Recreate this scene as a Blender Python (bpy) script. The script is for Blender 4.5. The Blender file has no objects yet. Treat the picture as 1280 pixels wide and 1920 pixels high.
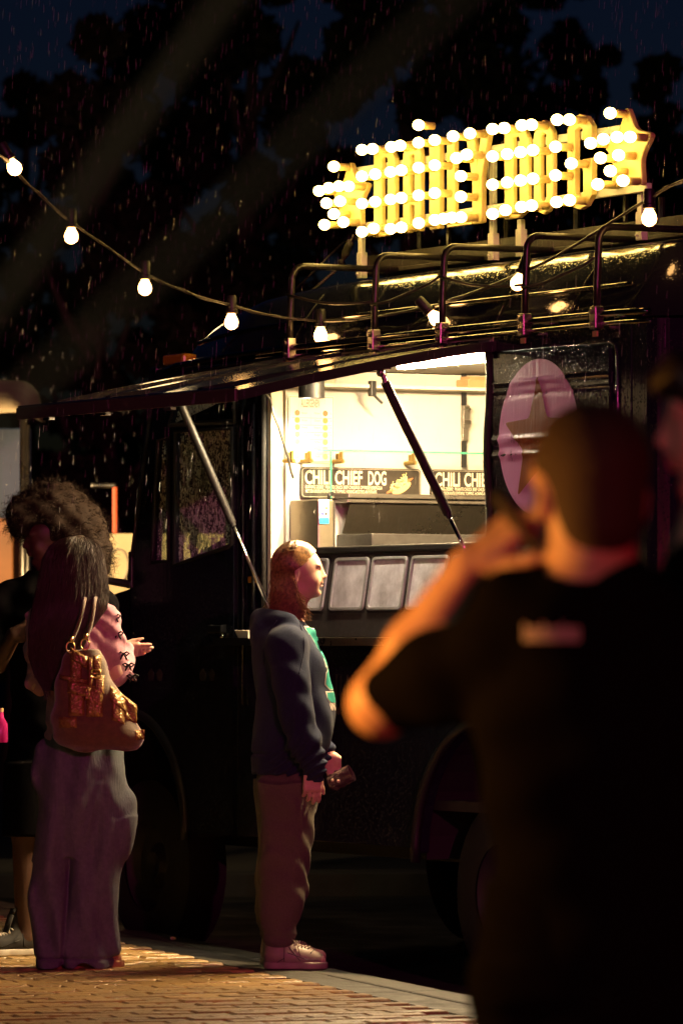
import bpy, bmesh, math, random
import numpy as np
from mathutils import Vector, Matrix
from mathutils.bvhtree import BVHTree
random.seed(7); RNG = np.random.default_rng(7)
R = math.radians
SC = bpy.context.scene
COL = SC.collection

# ------------------------------------------------------------------ camera, sky, exposure
FPX, CAMZ, PITCH = 9600.0, 1.284, math.atan(235/9600.0)
cam = bpy.data.cameras.new('camera'); camo = bpy.data.objects.new('camera', cam); COL.objects.link(camo)
camo.location = (0, 0, CAMZ); camo.rotation_euler = (R(90)+PITCH, 0, 0)
cam.sensor_fit = 'VERTICAL'; cam.sensor_height = 36; cam.lens = 180; cam.clip_start = .3; cam.clip_end = 400
cam.dof.use_dof = True; cam.dof.focus_distance = 20.2; cam.dof.aperture_fstop = 4.8
SC.camera = camo
SC.render.resolution_x, SC.render.resolution_y = 682, 1024
w = bpy.data.worlds.new('World'); SC.world = w; w.use_nodes = True
wn = w.node_tree.nodes; wl = w.node_tree.links
sky = wn.new('ShaderNodeTexSky'); sky.sky_type = 'NISHITA'; sky.sun_disc = False
sky.sun_elevation = R(-4.0); sky.sun_rotation = R(20)
tint = wn.new('ShaderNodeMix'); tint.data_type = 'RGBA'; tint.blend_type = 'MULTIPLY'; tint.inputs[0].default_value = 1; tint.inputs[7].default_value = (.16, .32, 1, 1)
wl.new(sky.outputs[0], tint.inputs[6]); wl.new(tint.outputs[2], wn['Background'].inputs[0]); wn['Background'].inputs[1].default_value = 0.095
SC.view_settings.view_transform = 'Standard'; SC.view_settings.look = 'None'
SC.view_settings.exposure = 0; SC.view_settings.gamma = 1; SC.view_settings.use_curve_mapping = False
SC.cycles.use_denoising = True
SC.cycles.sample_clamp_indirect = 4
SC.cycles.max_bounces = 7; SC.cycles.transparent_max_bounces = 12
SC.cycles.caustics_reflective = False; SC.cycles.caustics_refractive = False

def lamp(name, kind, loc, energy, color, size=.1, aim=None, parent=None, **kw):
    l = bpy.data.lights.new(name, kind); l.energy = energy; l.color = color
    if kind == 'AREA':
        l.size = size
    else:
        l.shadow_soft_size = size
    for k, v in kw.items(): setattr(l, k, v)
    o = bpy.data.objects.new(name, l); COL.objects.link(o); o.location = loc
    if parent: o.parent = parent
    if aim is not None:
        o.rotation_euler = (Vector(aim)-Vector(loc)).to_track_quat('-Z', 'Y').to_euler()
    return o
# stage lamp of the fair behind the photographer (its magenta beam crosses the whole scene)
lamp('stage_light', 'SPOT', (6.5, -12, 7.0), 9000, (1.0, .06, .34), .12, aim=(-.9, 25, 1.9), spot_size=R(19), spot_blend=.8)
# red lamp of the next stall, just right of the man on the phone
lamp('red_light', 'SPOT', (1.35, 3.2, .95), 170, (1.0, .02, .07), .08, aim=(.5, 7.5, 1.4), spot_size=R(40), spot_blend=.5)
# dim cool street lamp high up behind the photographer
lamp('street_light', 'POINT', (-7, -6, 7.5), 430, (.78, 1.0, .92), .15)
# unseen warm lamp added left of the man to light his arm orange
lamp('arm_fill_light', 'POINT', (-.64, 7.60, 1.31), 55, (1.0, .36, .05), .06)
# unseen warm light added beyond the truck to catch the far kerb
lamp('far_kerb_fill', 'POINT', (-1.2, 30, 3.6), 14, (1.0, .66, .30), .12)

# ------------------------------------------------------------------ frames
TH = R(60.5)
TO = Vector(((545-640)/FPX*21.2, 21.2, 0))
TU = Vector((math.cos(TH), -math.sin(TH), 0))        # along the truck towards its rear
TN = Vector((math.sin(TH), math.cos(TH), 0))         # into the truck
TROT = -TH
CAMP = Vector((0, 0, CAMZ))
def ray(px, py):
    c, s = math.cos(PITCH), math.sin(PITCH)
    return Vector((px-640, FPX*c-(960-py)*s, FPX*s+(960-py)*c))
def tl(px, py, y=0.0):
    """photo pixel -> (x, z) on the truck-parallel plane at depth y (surveying helper)"""
    d = ray(px, py); t = (y-(CAMP-TO).dot(TN))/d.dot(TN); p = CAMP+d*t
    return (p-TO).dot(TU), p.z
def tx(px, py, x=0.0):
    d = ray(px, py); t = (x-(CAMP-TO).dot(TU))/d.dot(TU); p = CAMP+d*t
    return (p-TO).dot(TN), p.z
def wp(px, py, D):
    d = ray(px, py); return CAMP+d*(D/d.y)
def tw(x, y, z): return TO+TU*x+TN*y+Vector((0, 0, z))

# ------------------------------------------------------------------ materials
def mat(name, color=(.5, .5, .5), rough=.5, metal=0.0, spec=.5, var=0.0, vscale=8, bump=0.0, bscale=40, bstretch=(1, 1, 1),
        rvar=0.0, emit=None, estr=0, trans=0, coat=0, sheen=0, sss=0, objvar=0, alpha=1, col2=None, bdist=.01):
    m = bpy.data.materials.new(name); m.use_nodes = True
    nt = m.node_tree; b = nt.nodes['Principled BSDF']; N = nt.nodes.new; L = nt.links.new
    b.inputs['Base Color'].default_value = (*color, 1); b.inputs['Roughness'].default_value = rough
    b.inputs['Metallic'].default_value = metal; b.inputs['Specular IOR Level'].default_value = spec
    b.inputs['Transmission Weight'].default_value = trans; b.inputs['Coat Weight'].default_value = coat
    b.inputs['Sheen Weight'].default_value = sheen; b.inputs['Alpha'].default_value = alpha
    if sss:
        b.inputs['Subsurface Weight'].default_value = sss; b.inputs['Subsurface Radius'].default_value = (.012, .004, .002)
        b.inputs['Subsurface Scale'].default_value = 1
    if emit:
        b.inputs['Emission Color'].default_value = (*emit, 1); b.inputs['Emission Strength'].default_value = estr
    tc = None
    def coords(st=(1, 1, 1)):
        nonlocal tc
        if tc is None: tc = N('ShaderNodeTexCoord')
        mp = N('ShaderNodeMapping'); mp.inputs['Scale'].default_value = st
        L(tc.outputs['Object'], mp.inputs[0]); return mp.outputs[0]
    colsock = None
    if var or col2:
        n = N('ShaderNodeTexNoise'); n.inputs['Scale'].default_value = vscale; n.inputs['Detail'].default_value = 6
        n.inputs['Roughness'].default_value = .65
        L(coords(), n.inputs['Vector'])
        r = N('ShaderNodeMapRange'); r.inputs[1].default_value = .3; r.inputs[2].default_value = .7
        L(n.outputs[0], r.inputs[0])
        mx = N('ShaderNodeMix'); mx.data_type = 'RGBA'
        c2 = col2 or tuple(max(0, c*(1-var)) for c in color)
        c1 = color if col2 else tuple(min(1, c*(1+var*.6)) for c in color)
        mx.inputs[6].default_value = (*c1, 1); mx.inputs[7].default_value = (*c2, 1)
        L(r.outputs[0], mx.inputs[0]); colsock = mx.outputs[2]
        if rvar:
            r2 = N('ShaderNodeMapRange'); r2.inputs[1].default_value = .3; r2.inputs[2].default_value = .7
            r2.inputs[3].default_value = max(.02, rough-rvar); r2.inputs[4].default_value = min(1, rough+rvar)
            L(n.outputs[0], r2.inputs[0]); L(r2.outputs[0], b.inputs['Roughness'])
    if objvar:
        oi = N('ShaderNodeObjectInfo'); h = N('ShaderNodeHueSaturation')
        r3 = N('ShaderNodeMapRange'); r3.inputs[3].default_value = 1-objvar; r3.inputs[4].default_value = 1+objvar
        L(oi.outputs['Random'], r3.inputs[0]); L(r3.outputs[0], h.inputs['Value'])
        if colsock: L(colsock, h.inputs['Color'])
        else: h.inputs['Color'].default_value = (*color, 1)
        colsock = h.outputs[0]
    if colsock: L(colsock, b.inputs['Base Color'])
    if bump:
        n = N('ShaderNodeTexNoise'); n.inputs['Scale'].default_value = bscale; n.inputs['Detail'].default_value = 5
        L(coords(bstretch), n.inputs['Vector'])
        bp = N('ShaderNodeBump'); bp.inputs['Strength'].default_value = bump; bp.inputs['Distance'].default_value = bdist
        L(n.outputs[0], bp.inputs['Height']); L(bp.outputs[0], b.inputs['Normal'])
    return m

def wetpaint(name, color, rough=.12, bump=.35):
    """dark vehicle paint with rain running down it: drops and vertical runs in the fine relief"""
    m = mat(name, color, rough, spec=.5)
    nt = m.node_tree; b = nt.nodes['Principled BSDF']; N = nt.nodes.new; L = nt.links.new
    tc = N('ShaderNodeTexCoord')
    mp = N('ShaderNodeMapping'); mp.inputs['Scale'].default_value = (55, 55, 3.0)
    L(tc.outputs['Object'], mp.inputs[0])
    n = N('ShaderNodeTexNoise'); n.inputs['Scale'].default_value = 1; n.inputs['Detail'].default_value = 3
    L(mp.outputs[0], n.inputs['Vector'])
    v = N('ShaderNodeTexVoronoi'); v.inputs['Scale'].default_value = 85
    L(tc.outputs['Object'], v.inputs['Vector'])
    r = N('ShaderNodeMapRange'); r.inputs[1].default_value = .15; r.inputs[2].default_value = .32; r.inputs[3].default_value = 1; r.inputs[4].default_value = 0
    L(v.outputs['Distance'], r.inputs[0])
    a = N('ShaderNodeMath'); a.operation = 'MULTIPLY_ADD'; a.inputs[1].default_value = .8
    L(n.outputs[0], a.inputs[0]); L(r.outputs[0], a.inputs[2])
    bp = N('ShaderNodeBump'); bp.inputs['Strength'].default_value = bump; bp.inputs['Distance'].default_value = .004
    L(a.outputs[0], bp.inputs['Height']); L(bp.outputs[0], b.inputs['Normal'])
    return m

M = dict(
    paint=wetpaint('navy_paint', (.012, .014, .022)),
    roofpaint=wetpaint('roof_paint', (.011, .012, .016), .11, .10),
    trim=mat('black_trim', (.012, .012, .013), .45, bump=.1),
    rubber=mat('rubber', (.008, .008, .008), .7, bump=.2),
    wall=mat('cream_wall', (.60, .57, .52), .45, var=.06, vscale=3, bump=.05),
    steel=mat('steel', (.42, .40, .37), .3, 1, var=.25, vscale=5, rvar=.12, bump=.08, bscale=60, bstretch=(1, 1, 8)),
    brushed=mat('brushed_steel', (.50, .52, .52), .6, .6, col2=(.34, .35, .35), vscale=7, rvar=.15),
    frosted=mat('frosted_lid', (.86, .88, .92), .5, .0, col2=(.34, .34, .36), vscale=8, rvar=.2, bump=.05),
    darkpanel=mat('counter_laminate', (.035, .033, .032), .4, var=.4, vscale=30, bump=.06),
    chrome=mat('chrome', (.8, .8, .8), .12, 1),
    rackmetal=mat('rack_metal', (.045, .042, .036), .28, .6, var=.4, vscale=20, bump=.15),
    board=mat('rack_board', (.06, .05, .035), .5, var=.5, vscale=12, bump=.2),
    signwhite=mat('sign_white', (.62, .47, .18), .4, var=.15, vscale=10),
    post=mat('post_white', (.68, .66, .58), .4, var=.1, vscale=9),
    bulb=mat('sign_bulb', (1, .9, .6), .3, emit=(1.0, .66, .17), estr=26),
    fbulb=mat('festoon_bulb', (1, .9, .6), .3, emit=(1.0, .50, .15), estr=26),
    led=mat('led_strip', (1, 1, 1), .3, emit=(1.0, .69, .34), estr=1650),
    hatchfill=mat('hatch_fill_led', (1, 1, 1), .3, emit=(1.0, .80, .55), estr=680),  # glow of the strip added to brighten the lids
    socket=mat('socket_black', (.02, .018, .016), .45),
    cable=mat('cable_black', (.05, .045, .035), .4, bump=.3, bscale=90),
    cream=mat('cream_print', (.75, .68, .52), .5),
    blackprint=mat('black_print', (.02, .018, .015), .5),
    boardblack=mat('menu_black', (.03, .024, .018), .5, var=.3, vscale=30),
    glosstrim=mat('gloss_trim', (.22, .21, .19), .14, 1),
    logo=mat('logo_lit_pink', (.88, .46, .82), .35, bump=.25, bscale=30, bstretch=(2, 2, .15)),  # magenta of the stage beam is mixed into the disc colour
    star=mat('logo_star', (.32, .10, .02), .4, bump=.25, bscale=30, bstretch=(2, 2, .15)),
    amber=mat('amber_lens', (.55, .30, .02), .15, coat=.5),
    gold=mat('gold', (.75, .52, .18), .28, 1),
    glassedge=mat('glass_edge', (.08, .45, .30), .1, trans=.4),
    rod=mat('polished_rod', (.75, .75, .78), .12, 1),
)
# pane: mostly clear sheet
def glassmat(name, tint=(.9, 1, .95), refl=.12, rough=.03):
    m = bpy.data.materials.new(name); m.use_nodes = True; nt = m.node_tree; nt.nodes.clear()
    N = nt.nodes.new; L = nt.links.new
    o = N('ShaderNodeOutputMaterial'); mx = N('ShaderNodeMixShader'); t = N('ShaderNodeBsdfTransparent'); g = N('ShaderNodeBsdfGlossy')
    t.inputs[0].default_value = (*tint, 1); g.inputs['Roughness'].default_value = rough
    mx.inputs[0].default_value = refl
    L(t.outputs[0], mx.inputs[1]); L(g.outputs[0], mx.inputs[2]); L(mx.outputs[0], o.inputs[0]); return m
M['pane'] = glassmat('window_glass', (.86, .90, .86), .09)
M['wetpane'] = glassmat('wet_glass', (.86, .92, .88), .09)
nt = M['wetpane'].node_tree; mx2 = nt.nodes.new('ShaderNodeMixShader'); df = nt.nodes.new('ShaderNodeBsdfDiffuse'); df.inputs[0].default_value = (.55, .65, .58, 1)
tcw = nt.nodes.new('ShaderNodeTexCoord'); mpw = nt.nodes.new('ShaderNodeMapping'); mpw.inputs['Scale'].default_value = (60, 60, 14); nzw = nt.nodes.new('ShaderNodeTexNoise'); nzw.inputs['Scale'].default_value = 1; nzw.inputs['Detail'].default_value = 4
mrw = nt.nodes.new('ShaderNodeMapRange'); mrw.inputs[1].default_value = .35; mrw.inputs[2].default_value = .75; mrw.inputs[3].default_value = .10; mrw.inputs[4].default_value = .55
nt.links.new(tcw.outputs['Object'], mpw.inputs[0]); nt.links.new(mpw.outputs[0], nzw.inputs['Vector']); nt.links.new(nzw.outputs[0], mrw.inputs[0]); nt.links.new(mrw.outputs[0], mx2.inputs[0])
ow = [n for n in nt.nodes if n.type == 'OUTPUT_MATERIAL'][0]; nt.links.new(ow.inputs[0].links[0].from_socket, mx2.inputs[1]); nt.links.new(df.outputs[0], mx2.inputs[2]); nt.links.new(mx2.outputs[0], ow.inputs[0])
M['clearglass'] = glassmat('clear_glass', (.96, 1, .98), .05)
M['glintdrop'] = mat('glass_drop_glint', (.75, .92, .82), .06, trans=.15, spec=.9)  # pale green: lamplit glints put into the colour of the drops
M['drop'] = mat('water_drop', (.35, .4, .38), .04, trans=.7, spec=.8)

# ------------------------------------------------------------------ mesh building
class MB:
    def __init__(s): s.v = []; s.f = []; s.mi = []; s.m = 0
    def add(s, vs, fs):
        o = len(s.v); s.v.extend([tuple(v) for v in vs]); s.f.extend([tuple(i+o for i in f) for f in fs]); s.mi.extend([s.m]*len(fs)); return s
    def box(s, lo, hi, mtx=None):
        x0, y0, z0 = lo; x1, y1, z1 = hi
        vs = [Vector(p) for p in ((x0,y0,z0),(x1,y0,z0),(x1,y1,z0),(x0,y1,z0),(x0,y0,z1),(x1,y0,z1),(x1,y1,z1),(x0,y1,z1))]
        if mtx: vs = [mtx @ v for v in vs]
        return s.add(vs, [(3,2,1,0),(4,5,6,7),(0,1,5,4),(1,2,6,5),(2,3,7,6),(3,0,4,7)])
    def tube(s, pts, r, n=8, closed=False, caps=True):
        pts = [Vector(p) for p in pts]; k = len(pts); rs = r if hasattr(r, '__len__') else [r]*k
        vs = []; up = None
        for i, p in enumerate(pts):
            a = pts[(i-1) % k] if (closed or i) else p; b = pts[(i+1) % k] if (closed or i < k-1) else p
            t = (b-a).normalized() if (b-a).length > 1e-9 else Vector((0, 0, 1))
            if up is None:
                up = t.orthogonal().normalized()
            up = (up-t*up.dot(t))
            up = up.normalized() if up.length > 1e-6 else t.orthogonal().normalized()
            sd = t.cross(up)
            for j in range(n):
                an = 2*math.pi*j/n; vs.append(p+(up*math.cos(an)+sd*math.sin(an))*rs[i])
        fs = []
        for i in range(k if closed else k-1):
            i2 = (i+1) % k
            for j in range(n): fs.append((i*n+j, i*n+(j+1) % n, i2*n+(j+1) % n, i2*n+j))
        if caps and not closed: fs += [tuple(range(n))[::-1], tuple((k-1)*n+j for j in range(n))]
        return s.add(vs, fs)
    def lathe(s, prof, n=16, c=(0, 0, 0), axis=(0, 0, 1)):
        q = Vector((0, 0, 1)).rotation_difference(Vector(axis).normalized()); c = Vector(c)
        vs = []
        for r, z in prof:
            for j in range(n):
                an = 2*math.pi*j/n; vs.append(c+q @ Vector((r*math.cos(an), r*math.sin(an), z)))
        fs = []
        for i in range(len(prof)-1):
            for j in range(n): fs.append((i*n+j, i*n+(j+1) % n, (i+1)*n+(j+1) % n, (i+1)*n+j))
        return s.add(vs, fs)
    def ball(s, c, r, n=10, sc=(1, 1, 1)):
        h = n//2+1
        vs = []; fs = []
        for i in range(h+1):
            th = math.pi*i/h
            for j in range(n):
                an = 2*math.pi*j/n
                vs.append((c[0]+r*sc[0]*math.sin(th)*math.cos(an), c[1]+r*sc[1]*math.sin(th)*math.sin(an), c[2]+r*sc[2]*math.cos(th)))
        for i in range(h):
            for j in range(n): fs.append((i*n+j, (i+1)*n+j, (i+1)*n+(j+1) % n, i*n+(j+1) % n))
        return s.add(vs, fs)
    def plate(s, poly, y0, y1, holes=(), fr=None):
        """polygon (x,z) with holes, extruded from y0 to y1; fr maps (x,y,z)"""
        bm = bmesh.new(); loops = []
        for lp in [poly]+list(holes):
            vs = [bm.verts.new((p[0], 0, p[1])) for p in lp]; loops.append(vs)
            for i in range(len(vs)): bm.edges.new((vs[i], vs[(i+1) % len(vs)]))
        bmesh.ops.triangle_fill(bm, edges=bm.edges[:], use_beauty=True, normal=(0, -1, 0))
        bm.verts.index_update()
        tris = [[v.index for v in f.verts] for f in bm.faces]; co = [v.co.copy() for v in bm.verts]
        lid = [[v.index for v in lp] for lp in loops]; bm.free()
        n = len(co); g = fr or (lambda x, y, z: (x, y, z))
        vs = [g(c.x, y0, c.z) for c in co]+[g(c.x, y1, c.z) for c in co]
        fs = [tuple(t) for t in tris]+[tuple(i+n for i in t[::-1]) for t in tris]
        for lp in lid:
            for i in range(len(lp)):
                a, b = lp[i], lp[(i+1) % len(lp)]; fs.append((a, b, b+n, a+n))
        return s.add(vs, fs)
    def build(s, name, mats, parent=None, smooth=None, bevel=0, loc=None, rot=None):
        me = bpy.data.meshes.new(name); me.from_pydata(s.v, [], s.f)
        ms = mats if isinstance(mats, (list, tuple)) else [mats]
        for m in ms: me.materials.append(m)
        if len(ms) > 1: me.polygons.foreach_set('material_index', s.mi)
        bm = bmesh.new(); bm.from_mesh(me); bmesh.ops.recalc_face_normals(bm, faces=bm.faces[:]); bm.to_mesh(me); bm.free()
        o = bpy.data.objects.new(name, me); COL.objects.link(o)
        if parent: o.parent = parent
        if loc is not None: o.location = loc
        if rot is not None: o.rotation_euler = rot
        if smooth: me.shade_smooth(); 
        if smooth == 'auto':
            md = o.modifiers.new('n', 'EDGE_SPLIT'); md.split_angle = R(38)
        if bevel:
            md = o.modifiers.new('b', 'BEVEL'); md.width = bevel; md.segments = 2; md.limit_method = 'ANGLE'; md.angle_limit = R(40)
        return o
def tag(o, label, cat, group=None, kind=None):
    o['label'] = label; o['category'] = cat
    if group: o['group'] = group
    if kind: o['kind'] = kind
    return o
def thing(name, label, cat, loc=(0, 0, 0), rotz=0, group=None):
    o = bpy.data.objects.new(name, None); COL.objects.link(o); o.location = loc; o.rotation_euler = (0, 0, rotz); o.empty_display_size = .1
    return tag(o, label, cat, group)
def struct(o, kind='structure'): o['kind'] = kind; return o
def stuff(o): o['kind'] = 'stuff'; return o
def copyobj(o, parent=None):
    c = o.copy(); COL.objects.link(c)
    if parent: c.parent = parent
    return c
def rrect(x0, z0, x1, z1, r, n=5):
    pts = []
    for cx, cz, a0 in ((x1-r, z0+r, -90), (x1-r, z1-r, 0), (x0+r, z1-r, 90), (x0+r, z0+r, 180)):
        for i in range(n+1):
            a = R(a0+90*i/n); pts.append((cx+r*math.cos(a), cz+r*math.sin(a)))
    return pts
def arc(cx, cz, r, a0, a1, n=14): return [(cx+r*math.cos(R(a0+(a1-a0)*i/n)), cz+r*math.sin(R(a0+(a1-a0)*i/n))) for i in range(n+1)]
def text_poly(body, size, width=None, bold=0.0, align='LEFT', spacing=1):
    """flat lettering mesh data (verts in x,z ; faces), scaled to a width"""
    cu = bpy.data.curves.new('lettering', 'FONT'); cu.body = body; cu.size = size; cu.offset = bold; cu.align_x = align; cu.space_character = spacing
    cu.resolution_u = 3
    o = bpy.data.objects.new('lettering', cu); COL.objects.link(o)
    dg = bpy.context.evaluated_depsgraph_get(); me = bpy.data.meshes.new_from_object(o.evaluated_get(dg))
    vs = [(v.co.x, v.co.y) for v in me.vertices]; fs = [tuple(p.vertices) for p in me.polygons]
    bpy.data.objects.remove(o); bpy.data.curves.remove(cu); bpy.data.meshes.remove(me)
    if vs and width:
        x0 = min(v[0] for v in vs); x1 = max(v[0] for v in vs); k = width/(x1-x0)
        vs = [((v[0]-(x0 if align == 'LEFT' else (x0+x1)/2))*k, v[1]) for v in vs]
    return vs, fs
def smoothstep(a, b, x):
    t = np.clip((x-a)/(b-a), 0, 1); return t*t*(3-2*t)
# ================================================================== GROUND
KD = Vector((-.304, .953, 0)).normalized(); KM = Vector((-.953, -.304, 0)).normalized(); K0 = Vector((-.981, 22.456, 0))
KROT = math.atan2(KD.y, KD.x)
def kw(a, b, z=0): return K0+KD*a+KM*b+Vector((0, 0, z))     # a along the kerb away from us, b onto the pavement
M['asphalt'] = mat('asphalt', (.010, .009, .008), .75, var=.4, vscale=3, bump=.5, bscale=120, rvar=.2)
M['concrete'] = mat('concrete', (.040, .038, .031), .6, var=.35, vscale=6, bump=.35, bscale=90, rvar=.2)  # darkened: the shade beside the bricks is put into this colour
M['kerbstone'] = mat('kerb_stone', (.055, .052, .042), .6, var=.3, vscale=7, bump=.35, bscale=80, objvar=.12)
M['brick'] = mat('clinker_brick', (.36, .22, .075), .34, var=.38, vscale=13, bump=.5, bscale=70, objvar=.22, rvar=.14)
M['joint'] = mat('sand_joint', (.07, .055, .035), .8, bump=.4, bscale=90)
g = MB().box((-60, -20, -.4), (60, 160, -.10)).build('road', M['asphalt']); struct(g)
# pavement slab with bricks laid in courses across the kerb
pave = MB().box((-24, .185, -.3), (12, 12, -.008)).build('pavement', M['joint'], loc=K0, rot=(0, 0, KROT)); struct(pave)
BL, BW = .21, .105
bmesh_data = []
for v in range(5):
    mb = MB(); x, y = BL-.007, BW-.006; dz = .002*v
    rr = random.Random(v)
    b = .005
    top = [(b+rr.uniform(0, .002), b, 0), (x-b, b+rr.uniform(0, .002), 0), (x-b, y-b, 0), (b, y-b-rr.uniform(0, .002), 0)]
    mid = [(0, 0, -.006), (x, 0, -.006), (x, y, -.006), (0, y, -.006)]
    low = [(p[0], p[1], -.04) for p in mid]
    mb.add(top+mid+low, [(0, 1, 2, 3)]+[(4+i, 4+(i+1) % 4, (i+1) % 4, i) for i in range(4)]+[(8+i, 8+(i+1) % 4, 4+(i+1) % 4, 4+i) for i in range(4)])
    o = mb.build('brick', M['brick']); bmesh_data.append(o.data); bpy.data.objects.remove(o)
cells = []
for i in range(-130, 60):
    for j in range(0, 40):
        # courses run across the kerb (long side along KM), staggered by half
        a = i*BW; b = .19+j*BL+(BL/2 if i % 2 else 0)-.0
        p = kw(a, b)
        d = p-CAMP; px = 640+FPX*d.x/d.y; py = 1195+FPX*CAMZ/d.y
        if -120 < px < 1350 and py < 2010 and p.y > 15:
            cells.append((p.y, i, j, a, b, px, py))
vis = sorted([c for c in cells if -20 < c[5] < 985 and c[6] < 1932 and c[6] > 1690], key=lambda c: c[0])
near = {(c[1], c[2]) for c in vis[:300]}
rest = MB()
for c in cells:
    _, i, j, a, b, px, py = c
    me = bmesh_data[(i*7+j*3) % 5]; dz = random.uniform(-.0025, .0025)
    tw_ = random.uniform(-.012, .012)
    # brick's own x runs along KM: rotate by +90 degrees in the kerb frame
    mt = Matrix.Translation((a+BW, b, dz)) @ Matrix.Rotation(R(90)+tw_, 4, 'Z')
    if (i, j) in near:
        o = bpy.data.objects.new('brick', me); COL.objects.link(o); o.parent = pave; o.matrix_local = mt
        o.rotation_euler.x += random.uniform(-.012, .012); o.rotation_euler.y += random.uniform(-.01, .01)
    else:
        rest.add([mt @ v.co for v in me.vertices], [tuple(p.vertices) for p in me.polygons])
stuff(rest.build('brick', M['brick'], pave))
# concrete channel and kerb stones
ch = MB(); 
for k in range(-12, 6): ch.box((k*2.0, .006, -.3), (k*2.0+1.994, .182, -.004))
struct(ch.build('concrete_strip', M['concrete'], loc=K0, rot=(0, 0, KROT)))
kb = MB().box((-24, -.15, -.35), (12, -.0, -.06)).build('kerb', M['joint'], loc=K0, rot=(0, 0, KROT)); struct(kb)
ks = MB().box((.003, -.155, -.3), (.994, -.008, -.002)).build('kerb_stone', M['kerbstone'], kb, bevel=.012); ks.location = (-15, 0, 0)
for k in range(-14, 8):
    c = copyobj(ks, kb); c.location = (k, random.uniform(-.003, .003), random.uniform(-.003, .003))
# lying crumbs on the channel
tag(MB().ball((0, 0, .008), .011, 8, (1.2, .9, .7)).build('pebble', M['cream'], loc=wp(325, 1764, 21.75)*1.0), 'small pale pebble lying on the kerb beside the wide purple trousers', 'pebble')
bpy.data.objects['pebble'].location.z = 0.0
# far side of the street, seen under the truck
M['farstone'] = mat('far_stone', (.06, .055, .05), .6, var=.3)
fk = Vector((-6, 27.7, 0)); fr_ = math.atan2(.55, .93)
struct(MB().box((-10, 0, -.3), (16, .16, .02)).build('far_kerb', M['farstone'], loc=(-1.0, 27.3, 0), rot=(0, 0, .10)))
struct(MB().box((-10, .165, -.3), (16, 8, .012)).build('far_pavement', M['asphalt'], loc=(-1.0, 27.3, 0), rot=(0, 0, .10)))

# ================================================================== FOOD TRUCK
T = thing('food_truck', 'dark navy food truck with its serving hatch open and lit inside', 'food truck', TO, TROT)
HX0, HX1, HZ0, HZ1 = -.20, 1.60, 1.285, 2.405
RA, FA = (1.58, .42, .53), (-1.42, .44, .50)
def ribs(z):
    y = 0.0
    for zc, wd, h in ((2.262, .008, .007), (2.215, .006, -.006), (2.045, .010, .008), (1.985, .008, .007), (1.62, .012, .008)):
        y -= h*math.exp(-((z-zc)/wd)**2)
    return y
# main side, hatch cut out, rear arch cut
a0 = [(RA[0]+RA[2]*math.cos(t), RA[1]+RA[2]*math.sin(t)) for t in np.linspace(math.pi-.02, .02, 18)]
main = [(-.46, .45)]+[(RA[0]-RA[2], .45)]+a0[0:]+[(RA[0]+RA[2], .45), (2.60, .45), (2.60, 2.445), (-.46, 2.445)]
MB().plate(main, 0, .045, holes=[[(HX0, HZ0-.02), (HX1, HZ0-.02), (HX1, HZ1), (HX0, HZ1)]]).build('side_panel', M['paint'], T, bevel=.003)
# sliding door: pressed ribs follow a height profile
zs = np.concatenate([np.linspace(.98, 1.5, 6), np.linspace(1.5, 2.36, 150)[1:]]); xs = np.linspace(1.635, 2.47, 10)
vs = [(x, -.014+ribs(z), z) for z in zs for x in xs]
fs = [(r*10+c, r*10+c+1, (r+1)*10+c+1, (r+1)*10+c) for r in range(len(zs)-1) for c in range(9)]
n0 = len(vs); vs += [(x, .002, z) for z in zs for x in xs]
ring = [c for c in range(10)]+[r*10+9 for r in range(1, len(zs))]+[(len(zs)-1)*10+c for c in range(8, -1, -1)]+[r*10 for r in range(len(zs)-2, 0, -1)]
fs += [(ring[i], ring[(i+1) % len(ring)], ring[(i+1) % len(ring)]+n0, ring[i]+n0) for i in range(len(ring))]
door = MB().add(vs, fs).build('sliding_door', M['paint'], T, smooth='auto')
# rounded moulding round the door
MB().tube([(1.60, -.006, .95), (1.60, -.006, 2.40)], .006, 6).tube([(1.62, -.004, 2.385), (2.46, -.004, 2.385), (2.50, -.004, 2.37), (2.513, -.004, 2.33), (2.513, -.004, .95)], .007, 6).build('door_seam', M['paint'], T, smooth=True)
# logo disc and star lie on the pressed sheet
def on_door(rings, lift):
    vs = []; fs = []
    for rg in rings: vs += [(p[0], -.014+ribs(p[1])-lift, p[1]) for p in rg]
    n = len(rings[0])
    for i in range(len(rings)-1):
        for j in range(n): fs.append((i*n+j, i*n+(j+1) % n, (i+1)*n+(j+1) % n, (i+1)*n+j))
    return MB().add(vs, fs)
LC = (1.975, 2.045); LR = .290
disc = on_door([[(LC[0]+LR*k/60*math.cos(t), LC[1]+LR*k/60*math.sin(t)*1.03) for t in np.linspace(0, 2*math.pi, 97)[:-1]] for k in range(1, 61)], .0025).build('logo_disc', M['logo'], door, smooth=True)
def starpts(r, ri=.46, n=5, per=16, rot=90, pw=1.0):
    P = []
    for k in range(2*n):
        a = R(rot+k*180/n); b = R(rot+(k+1)*180/n); ra = r if k % 2 == 0 else r*ri; rb = r*ri if k % 2 == 0 else r
        for i in range(per):
            t = i/per; P.append(((1-t)*ra*math.cos(a)+t*rb*math.cos(b), (1-t)*ra*math.sin(a)+t*rb*math.sin(b)))
    # soften the corners
    for _ in range(3): P = [((P[i-1][0]+2*P[i][0]+P[(i+1) % len(P)][0])/4, (P[i-1][1]+2*P[i][1]+P[(i+1) % len(P)][1])/4) for i in range(len(P))]
    return P
sp = starpts(.255, .43)
on_door([[(LC[0]+p[0]*k/45, LC[1]-.015+p[1]*k/45) for p in sp] for k in range(1, 46)], .005).build('logo_star', M['star'], door, smooth=True)
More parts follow.
